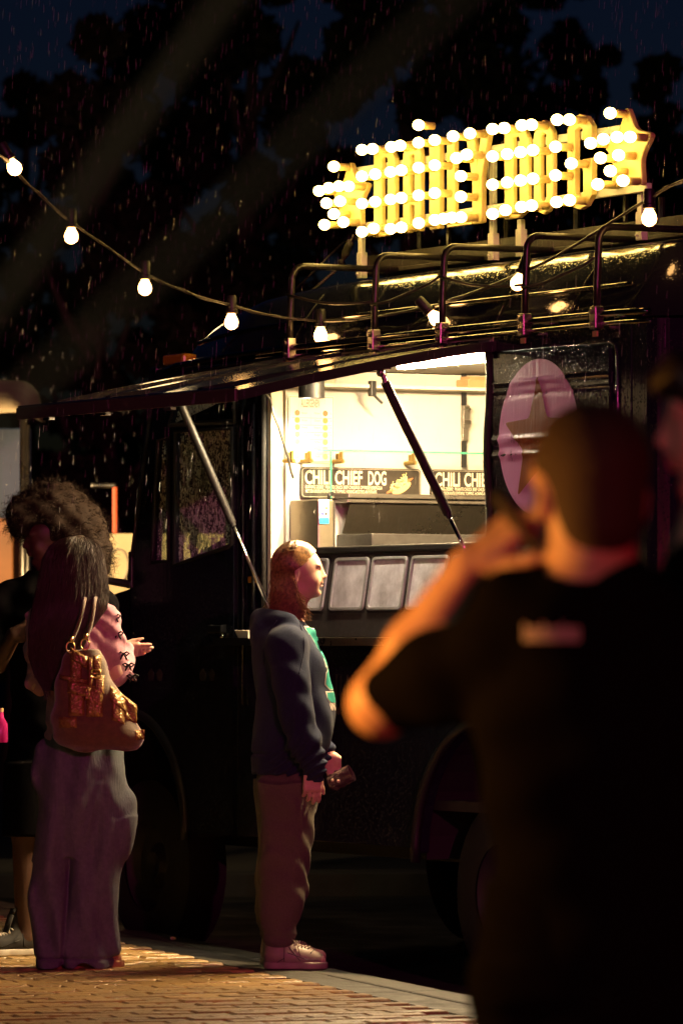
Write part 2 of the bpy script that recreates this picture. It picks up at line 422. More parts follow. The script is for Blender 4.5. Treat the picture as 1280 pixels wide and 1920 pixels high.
# rear corner pillar and back of the body
MB().plate([(2.60, .45), (2.70, .45), (2.70, 2.445), (2.60, 2.445)], .004, .05).build('corner_panel', M['paint'], T)
mb = MB(); P = [(2.70, .004), (2.745, .02), (2.77, .06), (2.775, .12)]
for i in range(3): mb.add([(P[i][0], P[i][1], .45), (P[i+1][0], P[i+1][1], .45), (P[i+1][0], P[i+1][1], 2.46), (P[i][0], P[i][1], 2.46)], [(0, 1, 2, 3)])
mb.box((2.74, .12, .45), (2.775, 1.88, 2.46)).build('rear_panel', M['paint'], T, smooth='auto')
# hatch jambs
MB().box((HX0-.002, .002, HZ0), (HX0+.028, .075, HZ1)).build('hatch_jamb', M['cream'], T)
MB().tube([(HX0-.012, -.008, HZ0-.03), (HX0-.016, -.010, 1.8), (HX0-.012, -.008, HZ1)], .012, 6).build('hatch_seal', M['rubber'], T, smooth=True)
pts = [(HX1+.004+.012*math.sin(k*1.3), -.012, 2.40-k*.11) for k in range(11)]
MB().tube(pts, .018, 8).build('hatch_seal', M['rubber'], T, smooth=True)
MB().box((HX1-.004, .004, HZ0), (HX1+.03, .3, HZ1)).build('hatch_jamb', M['trim'], T)
# cab: front wing, door, pillars, windows
arcF = [(FA[0]+FA[2]*math.cos(t), FA[1]+FA[2]*math.sin(t)) for t in np.linspace(math.pi-.02, .02, 18)]
dl = -1.42
def ptl(L): return [tl(*p) for p in L]
# door with windows as openings
iA = [p for p in arcF if p[0] > dl+.012]
doorpoly = [(dl+.01, iA[0][1]+.002)]+iA+[(FA[0]+FA[2], .45), (-.478, .45), (-.478, 2.30), (-1.205, 2.30), (-1.428, 1.53)]
wm = ptl([(336, 812), (440, 806), (440, 1018), (432, 1024), (333, 1058)]); wq = ptl([(303, 828), (322, 822), (322, 1050), (292, 1052), (292, 1030)])
wu = ptl([(336, 752), (444, 742), (444, 790), (325, 797)])
cd = MB().plate(doorpoly, -.012, .03, holes=[wm[::1], wq, wu]).build('cab_door', M['paint'], T, bevel=.004)
for nm, wpts in (('window_pane', wm), ('quarter_pane', wq), ('upper_pane', wu)):
    MB().plate(wpts, .008, .013).build(nm, M['wetpane'], cd)
    c = (sum(p[0] for p in wpts)/len(wpts), sum(p[1] for p in wpts)/len(wpts))
    MB().tube([(p[0]+(p[0]-c[0])*.02, -.014, p[1]+(p[1]-c[1])*.02) for p in wpts], .011, 6, closed=True).build('window_seal', M['rubber'], cd, smooth=True)
# rain drops on the cab glass and the door skin
dr = MB(); rng = random.Random(3)
def inpoly(x, z, P):
    c = False
    for i in range(len(P)):
        (x1, z1), (x2, z2) = P[i], P[i-1]
        if (z1 > z) != (z2 > z) and x < (x2-x1)*(z-z1)/(z2-z1)+x1: c = not c
    return c
def drop(mb, x, y, z, r, st=1.0):
    vs = [(x, y-r*.55, z)]; n = 5
    for j in range(n):
        a = 2*math.pi*j/n+.3; vs.append((x+r*math.cos(a)*.62, y-r*.4, z+r*st*math.sin(a)*.62))
    for j in range(n):
        a = 2*math.pi*j/n+.3; vs.append((x+r*math.cos(a), y, z+r*st*math.sin(a)))
    fs = [(0, 1+j, 1+(j+1) % n) for j in range(n)]+[(1+j, 6+j, 6+(j+1) % n, 1+(j+1) % n) for j in range(n)]
    mb.add(vs, fs)
for P, cnt in ((wm, 2300), (wq, 420), (wu, 900)):
    x0, x1 = min(p[0] for p in P), max(p[0] for p in P); z0, z1 = min(p[1] for p in P), max(p[1] for p in P)
    for _ in range(cnt):
        x, z = rng.uniform(x0, x1), rng.uniform(z0, z1)
        if inpoly(x, z, P): drop(dr, x, .0075, z, rng.choice((.0018, .0025, .0035, .005)), rng.choice((1, 1, 1.4, 3)))
stuff(dr.build('water_drops', M['glintdrop'], cd, smooth=True))
dr = MB()
for _ in range(900):
    x, z = rng.uniform(-1.40, -.21), rng.uniform(.95, 1.5)
    drop(dr, x, -.0125 if x < -.478 else -.0005, z, rng.choice((.0008, .0012, .0018)), rng.choice((1, 1, 2, 4)))
for _ in range(2400):
    x, z = rng.uniform(1.62, 2.58), 2.22-rng.random()**1.6*.9
    if z > 1.0: drop(dr, x, -.0005 if x > 2.48 else -.0145+ribs(z), z, rng.choice((.001, .0016, .0024)), rng.choice((1, 2, 6, 9)))
stuff(dr.build('water_drops', M['drop'], T, smooth=True))
mbh = MB().box((-.66, -.040, 1.305), (-.54, -.026, 1.335)).box((-.66, -.030, 1.302), (-.645, -.010, 1.338)).box((-.555, -.030, 1.302), (-.54, -.010, 1.338)).build('door_handle', M['trim'], cd, bevel=.004)
MB().tube([(-.56, -.014, 1.29), (-.56, -.03, 1.29)], .014, 10).build('door_lock', M['chrome'], cd, smooth=True)
wing = [(-2.25, .45), (FA[0]-FA[2], .45)]+[p for p in arcF if p[0] <= dl]+[(dl-.005, 1.50), (-1.75, 1.45), (-2.15, 1.32), (-2.25, 1.15)]
MB().plate(wing, 0, .04).build('front_wing', M['paint'], T, bevel=.01)
mb = MB(); mb.add([(-1.43, 0, 1.50), (-1.75, .02, 1.46), (-2.15, .06, 1.33), (-2.25, .1, 1.15), (-2.28, .1, .45), (-1.43, 2, 1.50), (-1.75, 1.98, 1.46), (-2.15, 1.94, 1.33), (-2.25, 1.9, 1.15), (-2.28, 1.9, .45)], [(i, i+1, i+6, i+5) for i in range(4)])
mb.build('bonnet', M['paint'], T, smooth='auto')
MB().plate([(-1.44, 1.50), (-1.41, 1.52), (-1.19, 2.32), (-1.20, 2.46), (-1.27, 2.46), (-1.47, 1.50)], -.004, .09).build('windscreen_pillar', M['paint'], T, bevel=.01)
MB().tube([(-1.45, -.012, 1.50), (-1.225, -.012, 2.32)], .010, 6).build('pillar_seal', M['rubber'], T, smooth=True)
MB().plate([(-1.44, 1.50), (-1.47, 1.50), (-1.27, 2.46), (-1.24, 2.46)], 1.92, 2.0).build('windscreen_pillar', M['paint'], T, bevel=.01)
MB().add([(-1.45, .09, 1.5), (-1.45, 1.92, 1.5), (-1.25, 1.92, 2.4), (-1.25, .09, 2.4)], [(0, 1, 2, 3)]).build('windscreen', M['pane'], T)
MB().plate([(-1.205, 2.303), (-.30, 2.303), (-.30, 2.445), (-1.24, 2.445)], -.004, .04).build('cab_header', M['paint'], T, bevel=.004)
MB().plate([(-.472, .45), (-.462, .45), (-.462, 2.30), (-.472, 2.30)], .004, .03).build('pillar_panel', M['rubber'], T)
MB().tube([(-.30, -.010, 1.40), (-.30, -.010, 2.26)], .012, 6).tube([(-.40, -.008, 1.0), (-.40, -.008, 2.27)], .006, 6).build('pillar_moulding', M['paint'], T, smooth=True)
MB().box((-.355, -.010, 1.512), (-.285, .0, 1.54)).build('side_marker', M['amber'], T, bevel=.003)
# cab inside
dash = MB().plate([(-1.45, 1.0), (-1.0, 1.0), (-1.0, 1.50), (-1.12, 1.60), (-1.44, 1.55)], .10, 1.9).build('dashboard', M['trim'], T, bevel=.02)
sw = Vector((tl(440, 1004, .42)[0], .42, tl(440, 1004, .42)[1]))
mb = MB(); ax = Matrix.Rotation(R(-58), 3, 'Y')
mb.tube([sw+ax @ Vector((.2*math.cos(t), .2*math.sin(t), 0)) for t in np.linspace(0, 2*math.pi, 37)[:-1]], .016, 8, closed=True)
mb.tube([sw, sw+ax @ Vector((.18, 0, -.02))], .014, 6).tube([sw, sw+ax @ Vector((-.1, .16, -.02))], .014, 6).tube([sw, sw+ax @ Vector((-.1, -.16, -.02))], .014, 6).ball(tuple(sw), .05, 10)
mb.tube([sw, (-1.15, .42, 1.35)], .03, 8)
mb.build('steering_wheel', M['trim'], T, smooth=True)
MB().box((-.72, .2, .7), (-.30, .75, 1.25)).box((-.46, .2, 1.25), (-.30, .75, 1.75)).build('driver_seat', M['trim'], T, bevel=.05)
# mirror arm and housing
mb = MB().tube([(-1.42, -.01, 1.515), (-1.50, -.10, 1.535), (-1.60, -.16, 1.57)], [.02, .017, .014], 8).box((-1.435, -.02, 1.50), (-1.405, -.002, 1.66))
mb.build('mirror_arm', M['trim'], T, bevel=.004)
MB().box((-1.69, -.30, 1.42), (-1.62, -.13, 1.72)).build('mirror', M['trim'], T, bevel=.02)
# lettering and stars on the lower body, hardly readable in the dark
M['ghost'] = mat('dull_print', (.034, .028, .026), .5)
for px in (284, 300, 381, 398):
    x, z = tl(px, 1266, -.012)
    st = starpts(.040, .45, per=2)
    MB().plate([(x+p[0], z+p[1]) for p in st], -.0145, -.0125).build('star_print', M['ghost'], cd)
v_, f_ = text_poly('U  N  I', .12, .20, .002)
x, z = tl(630, 1338)
MB().add([(x+a, -.002, z+b*1.9) for a, b in v_], f_).build('lettering', M['ghost'], T)
# under-body, wheels, arches
M['rimpaint'] = mat('rim_paint', (.02, .02, .02), .5, var=.3)
MB().box((-2.2, .30, .38), (2.7, 1.7, .60)).build('chassis', M['trim'], T)
for cx, cz, r in (RA, FA):
    MB().tube([(cx+(r+.012)*math.cos(t), -.012, cz+(r+.012)*math.sin(t)) for t in np.linspace(-.05, math.pi+.05, 24)], .022, 8).build('wheel_arch', M['trim'], T, smooth=True)
    wh = MB().lathe([(.20, -.11), (.33, -.115), (.375, -.09), (.385, 0), (.375, .09), (.33, .115), (.20, .11)], 32, (cx, .17, .285), (0, 1, 0)).build('wheel', M['rubber'], T, smooth='auto')
    MB().lathe([(.0, -.06), (.06, -.075), (.10, -.04), (.16, -.05), (.205, -.10), (.21, .1)], 28, (cx, .17, .285), (0, 1, 0)).build('rim', M['rimpaint'], wh, smooth='auto')
    wh2 = copyobj(wh, T); wh2.location.y = 1.62
for cx, cz, r in (RA, FA):
    mb = MB(); P = [(cx+(r+.02)*math.cos(t), cz+(r+.02)*math.sin(t)) for t in np.linspace(-.03, math.pi+.03, 20)]
    for y0_, y1_ in ((.045, .42), (1.55, 1.96)):
        mb = MB()
        for i in range(19): mb.add([(P[i][0], y0_, P[i][1]), (P[i+1][0], y0_, P[i+1][1]), (P[i+1][0], y1_, P[i+1][1]), (P[i][0], y1_, P[i][1])], [(0, 1, 2, 3)])
        ye_ = y1_ if y0_ < 1 else y0_; mb.add([(p[0], ye_, p[1]) for p in P], [tuple(range(20))]); mb.build('wheel_housing', M['rubber'], T)
    pass
MB().plate([(-2.25, .45), (2.74, .45), (2.74, 2.445), (-1.26, 2.445), (-1.45, 1.5), (-2.25, 1.2)], 1.965, 2.0, holes=[[(-1.38, 1.6), (-.5, 1.6), (-.5, 2.25), (-1.22, 2.25)]]).build('far_side_panel', M['paint'], T)
# roof: raised shell with a rounded nose
def zt(x):
    return float(np.interp(x, [-1.26, -1.22, -1.15, -1.0, -.8, -.6, -.3, .2, 2.5, 2.62, 2.70, 2.76, 2.785], [2.49, 2.53, 2.575, 2.635, 2.69, 2.725, 2.745, 2.757, 2.768, 2.758, 2.72, 2.65, 2.49]))
def gzf(q): return float(np.interp(q, [0, .006, .02, .05, .09, .13, .155, .175, .195, .215, .24, .27, .32, .42], [0, .08, .19, .37, .57, .75, .845, .90, .94, .965, .982, .992, .998, 1]))
ys = np.array([0, .006, .02, .05, .09, .13, .155, .175, .195, .215, .24, .27, .32, .42, .55, .75, 1.0]); ys = np.concatenate([ys, 2-ys[-2::-1]])
xs = np.concatenate([np.linspace(-1.26, -.2, 30), np.linspace(-.1, 2.5, 40), np.linspace(2.55, 2.785, 16)])
vs = []
for x in xs:
    ins = .02+.16*float(smoothstep(-.5, -1.26, x))+.14*float(smoothstep(2.55, 2.785, x))
    for y in ys:
        q = min(y, 2-y); gz = gzf(q)
        yy = 1+(y-1)*(1-ins)
        xf = x-.72*float(smoothstep(-.45, -1.26, x))*(1-(1-min(q/.85, 1))**2.2)
        vs.append((xf, yy, 2.475+(zt(x)-2.475)*gz+.03*math.sin(math.pi*y/2)))
nY = len(ys)
fs = [(i*nY+j, i*nY+j+1, (i+1)*nY+j+1, (i+1)*nY+j) for i in range(len(xs)-1) for j in range(nY-1)]
fs += [tuple(range(nY)), tuple((len(xs)-1)*nY+j for j in range(nY))]
roof = MB().add(vs, fs).build('roof', M['roofpaint'], T, smooth='auto')
def roofy(x, q):
    gz = gzf(q)
    return 2.475+(zt(x)-2.475)*gz
# sheet seams over the roof edge
for x in (-.02, .52, 1.06, 1.60, 2.14):
    MB().tube([(x, 1-(1-q)*.98-.003, roofy(x, q)+.006) for q in (.0, .02, .05, .09, .15, .22, .3, .42, .55)], .003, 6).build('roof_seam', M['roofpaint'], roof, smooth=True)
# moulding along the roof side, gutter
MB().tube([(x, 1-.94*.98-.004, roofy(x, .06)+.004) for x in np.linspace(-.95, 2.5, 30)], .010, 8).build('roof_moulding', M['glosstrim'], roof, smooth=True)
gut = [(-1.25, .02, 2.425), (-1.0, -.01, 2.455), (-.5, -.022, 2.474), (0, -.025, 2.482), (1.4, -.025, 2.488), (2.55, -.025, 2.488), (2.72, .0, 2.485)]
MB().tube(gut, .014, 8).tube([(p[0], p[1]+.012, p[2]-.035) for p in gut], .009, 6).build('gutter', M['glosstrim'], T, smooth=True)
MB().plate([(-.30, 2.407), (1.62, 2.407), (1.62, 2.455), (-.30, 2.455)], -.006, .03).build('hatch_fascia', mat('fascia_paint', (.42, .36, .27), .3, var=.15), T, bevel=.003)
MB().tube([(-.30, -.012, 2.425), (1.62, -.012, 2.43)], .009, 6).build('fascia_rail', M['steel'], T, smooth=True)
x, z = tl(337, 674, .12)
MB().box((x-.13, .10, z-.022), (x+.07, .17, z+.024)).build('marker_lamp', M['amber'], T, bevel=.012)
# roof rack hoops
hx = [.046, .745, 1.278, 1.898, 2.41]
for k, x in enumerate(hx):
    pts = [(x, -.028, 2.43), (x, -.028, 2.60), (x, -.02, 2.765)]
    pts += [(x, -.02+.055*(1-math.cos(t)), 2.765+.055*math.sin(t)) for t in np.linspace(.3, math.pi/2, 5)]+[(x, .55, 2.822)]
    h = MB().tube(pts, .0140, 10).build('rack_hoop', M['rackmetal'], T, smooth=True)
    MB().box((x-.022, -.05, 2.435), (x+.022, -.012, 2.52)).tube([(x, -.06, 2.50), (x, -.04, 2.50)], .012, 8).tube([(x, -.06, 2.455), (x, -.04, 2.455)], .01, 8).build('hoop_clamp', M['steel'], h, bevel=.004)
    MB().box((x+.005, -.052, 2.405), (x+.035, -.046, 2.425)).build('clamp_tab', M['signwhite'], h)
MB().box((-.30, .50, 2.835), (2.95, .53, 2.90)).box((-.30, .48, 2.815), (2.95, .56, 2.834)).build('rack_board', M['board'], T, bevel=.004)
for k, (x, y) in enumerate([(x, y) for x in hx for y in (.52,)]):
    MB().tube([(x+.02, y+.06, 2.90), (x+.02, y+.06, 2.99)], .014, 6).build('rack_foot', M['rackmetal'], T)
MB().tube([(-.3, 1.55, 2.83), (2.75, 1.55, 2.83)], .016, 8).tube([(-.3, 1.55, 3.03), (2.9, 1.55, 3.03)], .016, 8).build('far_rack_rail', M['rackmetal'], T, smooth=True)
for i in range(4):
    xa, xb = hx[i], hx[i+1]; za, zb = (2.62, 2.70) if i % 2 else (2.70, 2.63)
    MB().tube([(xa+(xb-xa)*t, -.045+.01*math.sin(9*t), za+(zb-za)*t-.02*math.sin(math.pi*t)) for t in np.linspace(0, 1, 8)], .006, 5).build('rack_cable', M['cable'], T, smooth=True)
M['flap'] = wetpaint('flap_paint', (.012, .016, .04), .2, .2)
# serving hatch flap: rises level from its hinge, then droops
prof = [(0.0, 2.415), (-.12, 2.402), (-.30, 2.372), (-.50, 2.335), (-.80, 2.274), (-1.13, 2.20)]
fx0, fx1 = -.225, 1.625
def flap(mb, x0, x1, up, dn):
    n = len(prof); vs = []
    for (y, z) in prof: vs += [(x0, y, z+up), (x1, y, z+up), (x0, y, z-dn), (x1, y, z-dn)]
    fs = []
    for i in range(n-1):
        a = 4*i; b = 4*i+4
        fs += [(a, a+1, b+1, b), (a+2, b+2, b+3, a+3), (a, b, b+2, a+2), (a+1, a+3, b+3, b+1)]
    fs += [(0, 2, 3, 1), (4*n-4, 4*n-3, 4*n-1, 4*n-2)]
    return mb.add(vs, fs)
hatch = flap(MB(), fx0, fx1, .012, .006).build('hatch_flap', M['flap'], T)
flap(MB(), fx0+.03, fx1-.03, -.010, .020).build('hatch_lining', M['wall'], hatch)
flap(MB(), fx1+.001, fx1+.014, .013, .026).build('hatch_edge', M['trim'], hatch)
flap(MB(), fx0-.014, fx0-.001, .013, .026).build('hatch_edge', M['trim'], hatch)
MB().box((fx0-.014, -1.146, 2.170), (fx1+.014, -1.131, 2.218)).build('hatch_lip', mat('lip_paint', (.06, .035, .04), .4), hatch, bevel=.003)
MB().tube([(fx0, -1.14, 2.222), (fx1, -1.14, 2.222)], .005, 5).build('lip_seal', M['chrome'], hatch)
for x in (fx0+.25, fx0+.72, fx0+1.5):
    MB().plate([(x-.02, -1.10), (x+.02, -1.10), (x+.02, -.05), (x-.02, -.05)], 0, .02, fr=lambda a, b, c: (a, c, float(np.interp(c, [p[0] for p in prof[::-1]], [p[1] for p in prof[::-1]]))+.012+b)).build('flap_rib', M['paint'], hatch)
for x in (.05, .55, 1.1):
    MB().box((x-.03, -1.150, 2.158), (x+.03, -1.128, 2.168)).build('flap_catch', M['steel'], hatch)
# gas struts
for x, top in ((fx0+.03, (-.44, 2.306)), (fx1-.03, (-.49, 2.297))):
    A = Vector((x, top[0], top[1])); B = Vector((x+.015, .0, 1.40)); q = A.lerp(B, .60)
    st = MB().tube([A.lerp(B, .04), q], .0185, 12).tube([q, A.lerp(B, .615)], .013, 10).build('gas_strut', M['trim'], T, smooth='auto')
    MB().tube([q, B], .0085, 10).build('strut_rod', M['rod'], st, smooth=True)
    MB().tube([A+Vector((0, 0, .035)), A.lerp(B, .045)], .011, 8).ball(tuple(A), .017).box((x-.03, A.y-.015, A.z+.012), (x+.03, A.y+.03, A.z+.022)).build('strut_joint', M['steel'], st, smooth='auto')
    MB().ball(tuple(B), .016).build('strut_foot', M['steel'], st, smooth=True)
    if x > 1:
        d = (B-A).normalized(); mb = MB()
        c0 = A.lerp(B, .11); c1 = A.lerp(B, .26); s = Vector((-.0195, 0, 0)).lerp(Vector((0, -.0195, 0)), .5).normalized()*.0192
        e = d.cross(s).normalized()*.008
        mb.add([c0+s-e, c0+s+e, c1+s+e, c1+s-e], [(0, 1, 2, 3)]).build('strut_label', M['signwhite'], st)
# inside lining
MB().box((-.19, .06, .60), (-.15, 1.95, 2.40)).build('partition', M['wall'], T)
MB().box((-.19, 1.93, .60), (2.7, 1.96, 2.40)).build('back_wall', M['wall'], T)
MB().box((-.19, .05, 2.405), (2.7, 1.96, 2.44)).build('inner_ceiling', M['wall'], T)
MB().box((-.19, .05, .60), (2.7, 1.96, .64)).build('inner_floor', M['darkpanel'], T)
MB().box((2.62, .05, .60), (2.65, 1.96, 2.40)).build('inner_end_wall', M['wall'], T)
MB().box((-.149, .07, 2.325), (.02, 1.90, 2.34)).build('top_shelf', M['cream'], T, bevel=.003)
# counter: leaning front with four frosted lids, top, serving shelf
sl = lambda t: (.002+.055*t, HZ0+(1.64-HZ0)*t)
y0, z0 = sl(0); y1, z1 = sl(1)
mb = MB(); mb.add([(HX0+.03, y0, z0), (HX1-.005, y0, z0), (HX1-.005, y1, z1), (HX0+.03, y1, z1), (HX0+.03, .5, z0), (HX1-.005, .5, z0), (HX1-.005, .5, z1), (HX0+.03, .5, z1)],
    [(0, 1, 2, 3), (3, 2, 6, 7), (4, 7, 6, 5), (0, 4, 5, 1), (0, 3, 7, 4), (1, 5, 6, 2)])
cnt = mb.build('counter', M['darkpanel'], T, bevel=.003)
MB().box((HX0+.03, y1-.018, z1-.012), (HX1-.005, y1+.05, z1+.016)).build('counter_nosing', M['trim'], T, bevel=.006)
nrm = Vector((0, -(z1-z0), (y1-y0))).normalized()
def onslope(x, z, off=0):
    t = (z-z0)/(z1-z0); p = Vector((x, y0+(y1-y0)*t, z)); return p+nrm*off
for k, (pa, pb) in enumerate(((548, 611), (623, 687), (693, 759), (766, 836), (843, 915))):
    xa = tl(pa, 1095, .03)[0]; xb = tl(pb, 1095, .03)[0]; za, zb = 1.392, 1.608
    o_ = rrect(xa, za, xb, zb, .022); i_ = rrect(xa+.016, za+.014, xb-.016, zb-.014, .014)
    g_ = lambda a, b, c: tuple(onslope(a, c, -b))
    ld = MB().plate(o_, -.012, .0, holes=[i_], fr=g_).build('steel_lid', M['brushed'], T, bevel=.003)
    MB().plate(rrect(xa+.014, za+.012, xb-.014, zb-.012, .014), -.004, .004, fr=g_).build('lid_sheet', M['frosted'], ld)
    MB().plate(rrect(xa-.010, za-.010, xb+.010, zb+.010, .026), -.003, .001, fr=g_).build('lid_seal', M['rubber'], ld)
MB().box((-.49, -.15, HZ0-.032), (1.60, -.001, HZ0-.008)).build('serving_shelf', M['darkpanel'], T, bevel=.003)
MB().box((-.49, -.156, HZ0-.034), (1.60, -.151, HZ0-.004)).build('shelf_edge', M['steel'], T)
# stainless extraction panel below the boards, dark work top
MB().box((-.148, .28, 1.865), (-.01, 1.9, 1.885)).box((-.148, .28, 1.846), (-.02, 1.9, 1.862)).build('ledge', M['steel'], T, bevel=.003)
MB().add([(-.03, .30, 1.840), (-.03, 1.9, 1.840), (-.10, 1.9, 1.72), (-.10, .30, 1.72)], [(0, 1, 2, 3)]).build('splash_panel', mat('splash_steel', (.30, .27, .22), .30, 1, var=.3, vscale=4, rvar=.1, bump=.25, bscale=9, bstretch=(1, 6, 1)), T)
MB().box((-.148, .30, 1.50), (.15, 1.9, 1.715)).build('work_top', M['darkpanel'], T, bevel=.004)
# lights inside
MB().box((.62, -.125, 2.362), (1.18, -.112, 2.375)).build('hatch_fill_light', M['hatchfill'], T)  # glowing strip added under the flap to brighten the lids
led = MB().box((.55, .19, 2.375), (1.52, .22, 2.392)).build('led_strip', M['led'], T)
ly, lz = tx(584, 726, .16)
dl_ = MB().lathe([(.0, .075), (.053, .075), (.054, -.045), (.049, -.045), (.047, .03), (0, .035)], 24, (.16, ly, lz)).tube([(.16, ly, lz+.07), (.16, ly, 2.405)], .012, 8).build('down_light', M['trim'], T, smooth='auto')
MB().ball((.16, ly, lz+.002), .034, 12, (1, 1, .7)).build('lamp_bulb', mat('spot_bulb', (1, 1, 1), .3, emit=(1, .80, .50), estr=120), dl_, smooth=True)
lamp('spot_light', 'SPOT', (.16, ly, lz-.036), 60, (1, .80, .50), .03, parent=dl_, aim=(-.30, ly-.22, lz-.62), spot_size=R(95), spot_blend=.5)
# ================================================================== THINGS IN AND ON THE TRUCK (truck-local origin + truck rotation)
# faces that look towards the truck's rear: a = along y (photo right), c = up
def facing(x): return lambda a, b, c: (x-b, a, c)
def ptext(mb, body, y, z, h, width, x, bold=.0, sx=1):
    v_, f_ = text_poly(body, h, width, bold)
    mb.add([(x, y+a, z+c) for a, c in v_], f_)
M['hot_bun'] = mat('bun_print', (.72, .50, .22), .5); M['hot_sausage'] = mat('sausage_print', (.42, .16, .06), .5); M['hot_fry'] = mat('fry_print', (.85, .68, .30), .5)
M['brown'] = mat('cardboard', (.40, .26, .12), .7, var=.2); M['paper'] = mat('paper', (.80, .76, .66), .6, bump=.05)
M['bluecard'] = mat('card_blue', (.02, .30, .62), .4); M['whitecard'] = mat('card_white', (.85, .86, .88), .4)
M['greyprint'] = mat('grey_print', (.30, .26, .20), .5)
def board(label, ya, yb, clipw=None):
    t = thing('menu_board', label, 'menu board', tw(-.13, ya, 1.866), TROT, 'menu boards on the partition')
    W = yb-ya; H = .130
    MB().plate(rrect(0, 0, W, H, .016), 0, .012, fr=facing(0)).build('board_panel', M['boardblack'], t, bevel=.002)
    mb = MB().plate(rrect(.004, .004, W-.004, H-.004, .014), -.0012, 0, holes=[rrect(.007, .007, W-.007, H-.007, .012)], fr=facing(0)); mb.build('board_border', M['greyprint'], t)
    mb = MB(); X = .0022
    for body, u0, wd in (('CHILI', .028, .31), ('CHIEF', .245*1.0, .31), ('DOG', .465*1.0, .22)):
        pass
    u = .03*W/.58
    for body, u0, wd in (('CHILI', .018, .122), ('CHIEF', .162, .132), ('DOG', .322, .088)):
        v_, f_ = text_poly(body, .05, wd*W/.58, .0012)
        hz = max(c for a, c in v_)
        mb.add([(X, u0*W/.58+a, .060+c*.058/hz) for a, c in v_], f_)
    mb.build('board_title', M['cream'], t)
    mb = MB()
    ptext(mb, 'BURNING DESIRE!  PIKANTE CHUCK BEEF CHILISAUS OP FRISSE IJSBERGSLA', .020, .040, .02, .37*W/.58, X, .0002)
    ptext(mb, 'MET EEN KROKANTE KENTANG TOPPING, HONING-MOSTERD-MAYONAISE.', .020, .022, .02, .345*W/.58, X, .0002)
    v = mb.v; mb.v = [(p[0], p[1], .0225+(p[2]-.022)*1.0) for p in v]
    mb.build('board_small_print', M['cream'], t)
    # picture of the hot dog, tilted
    c, s = math.cos(R(27)), math.sin(R(27)); ox, oz = .475*W/.58, .058
    pl = lambda P, dx: [(dx, ox+a*c-b*s, oz+a*s+b*c) for a, b in P]
    def blob(a0, a1, h0, h1, cx=0, cz=0, n=24): return [(cx+a0*math.cos(t), cz+(h1 if math.sin(t) > 0 else h0)*math.sin(t)) for t in np.linspace(0, 2*math.pi, n+1)[:-1]]
    mb = MB(); mb.add(pl(blob(.050, .05, .020, .014, .004, -.012), .0016), [tuple(range(24))]); mb.build('bun_print', M['hot_bun'], t)
    mb = MB(); mb.add(pl(blob(.074, .07, .008, .008, 0, .0), .0020), [tuple(range(24))]); mb.build('sausage_print', M['hot_sausage'], t)
    mb = MB(); rr = random.Random(5)
    for _ in range(34):
        a, b, an, l = rr.uniform(-.04, .045), rr.uniform(-.004, .026), rr.uniform(0, math.pi), rr.uniform(.008, .016)
        dx, dz = l*math.cos(an), l*math.sin(an); nx, nz = -.0016*math.sin(an), .0016*math.cos(an)
        k = .0024+rr.random()*.0005
        mb.add(pl([(a-dx-nx, b-dz-nz), (a+dx-nx, b+dz-nz), (a+dx+nx, b+dz+nz), (a-dx+nx, b-dz+nz)], k), [(0, 1, 2, 3)])
    mb.build('fries_print', M['hot_fry'], t)
    return t
board('black menu board CHILI CHIEF DOG shown whole above the card sticker', .121, .700)
board('black menu board cut off by the right edge of the hatch after CHILI CHI', .750, 1.33)
# allergen poster
ya, za = tx(541, 741, -.14); yb, zb = tx(627, 868, -.14)
t = thing('allergen_poster', 'white ALLERGENEN poster on the left of the hatch wall under the lamp', 'poster', tw(-.142, ya, zb), TROT)
W, H = yb-ya, za-zb
MB().box((-.004, 0, 0), (0, W, H)).build('poster_sheet', M['paper'], t)
MB().plate([(.004, .004), (W-.004, .004), (W-.004, H-.004), (.004, H-.004)], -.0008, 0, holes=[[(.007, .007), (W-.007, .007), (W-.007, H-.007), (.007, H-.007)]], fr=facing(0)).build('poster_frame', M['greyprint'], t)
mb = MB(); ptext(mb, 'ALLERGENEN', W*.27, H*.83, .03, W*.40, .0016, .0006); mb.v = [(p[0], p[1], H*.83+(p[2]-H*.83)*1.6) for p in mb.v]; mb.build('poster_title', M['greyprint'], t)
cl = [(.30, .16, .06), (.35, .26, .07), (.70, .55, .12), (.60, .36, .16), (.72, .30, .16), (.74, .42, .34), (.5, .4, .2)]
for k in range(7):
    z = H*(.74-.108*k); ic = mat('icon_print', cl[k], .5)
    for u, r in ((.80, .0125), (.19, .0125)):
        mb = MB(); mb.add([(.0012, W*u+r*math.cos(a), z+r*math.sin(a)) for a in np.linspace(0, 2*math.pi, 17)[:-1]], [tuple(range(16))]); mb.build('allergen_icon', ic, t)
    mb = MB(); ptext(mb, ['Noten', 'Gluten', 'Mosterd', 'Soja', 'Vis', 'Ei', 'Melk'][k], W*.56, z-.004, .012, .028, .0012); ptext(mb, '%d.' % (k+1), W*.91, z-.004, .012, .008, .0012)
    ptext(mb, ['Noten', 'Gluten', 'Mosterd', 'Soja', 'Vis', 'Ei', 'Melk'][k], W*.28, z-.004, .012, .028, .0012)
    mb.build('allergen_name', M['greyprint'], t)
    MB().box((.0003, W*.08, z-.021), (.0012, W*.94, z-.0195)).build('poster_rule', M['greyprint'], t)
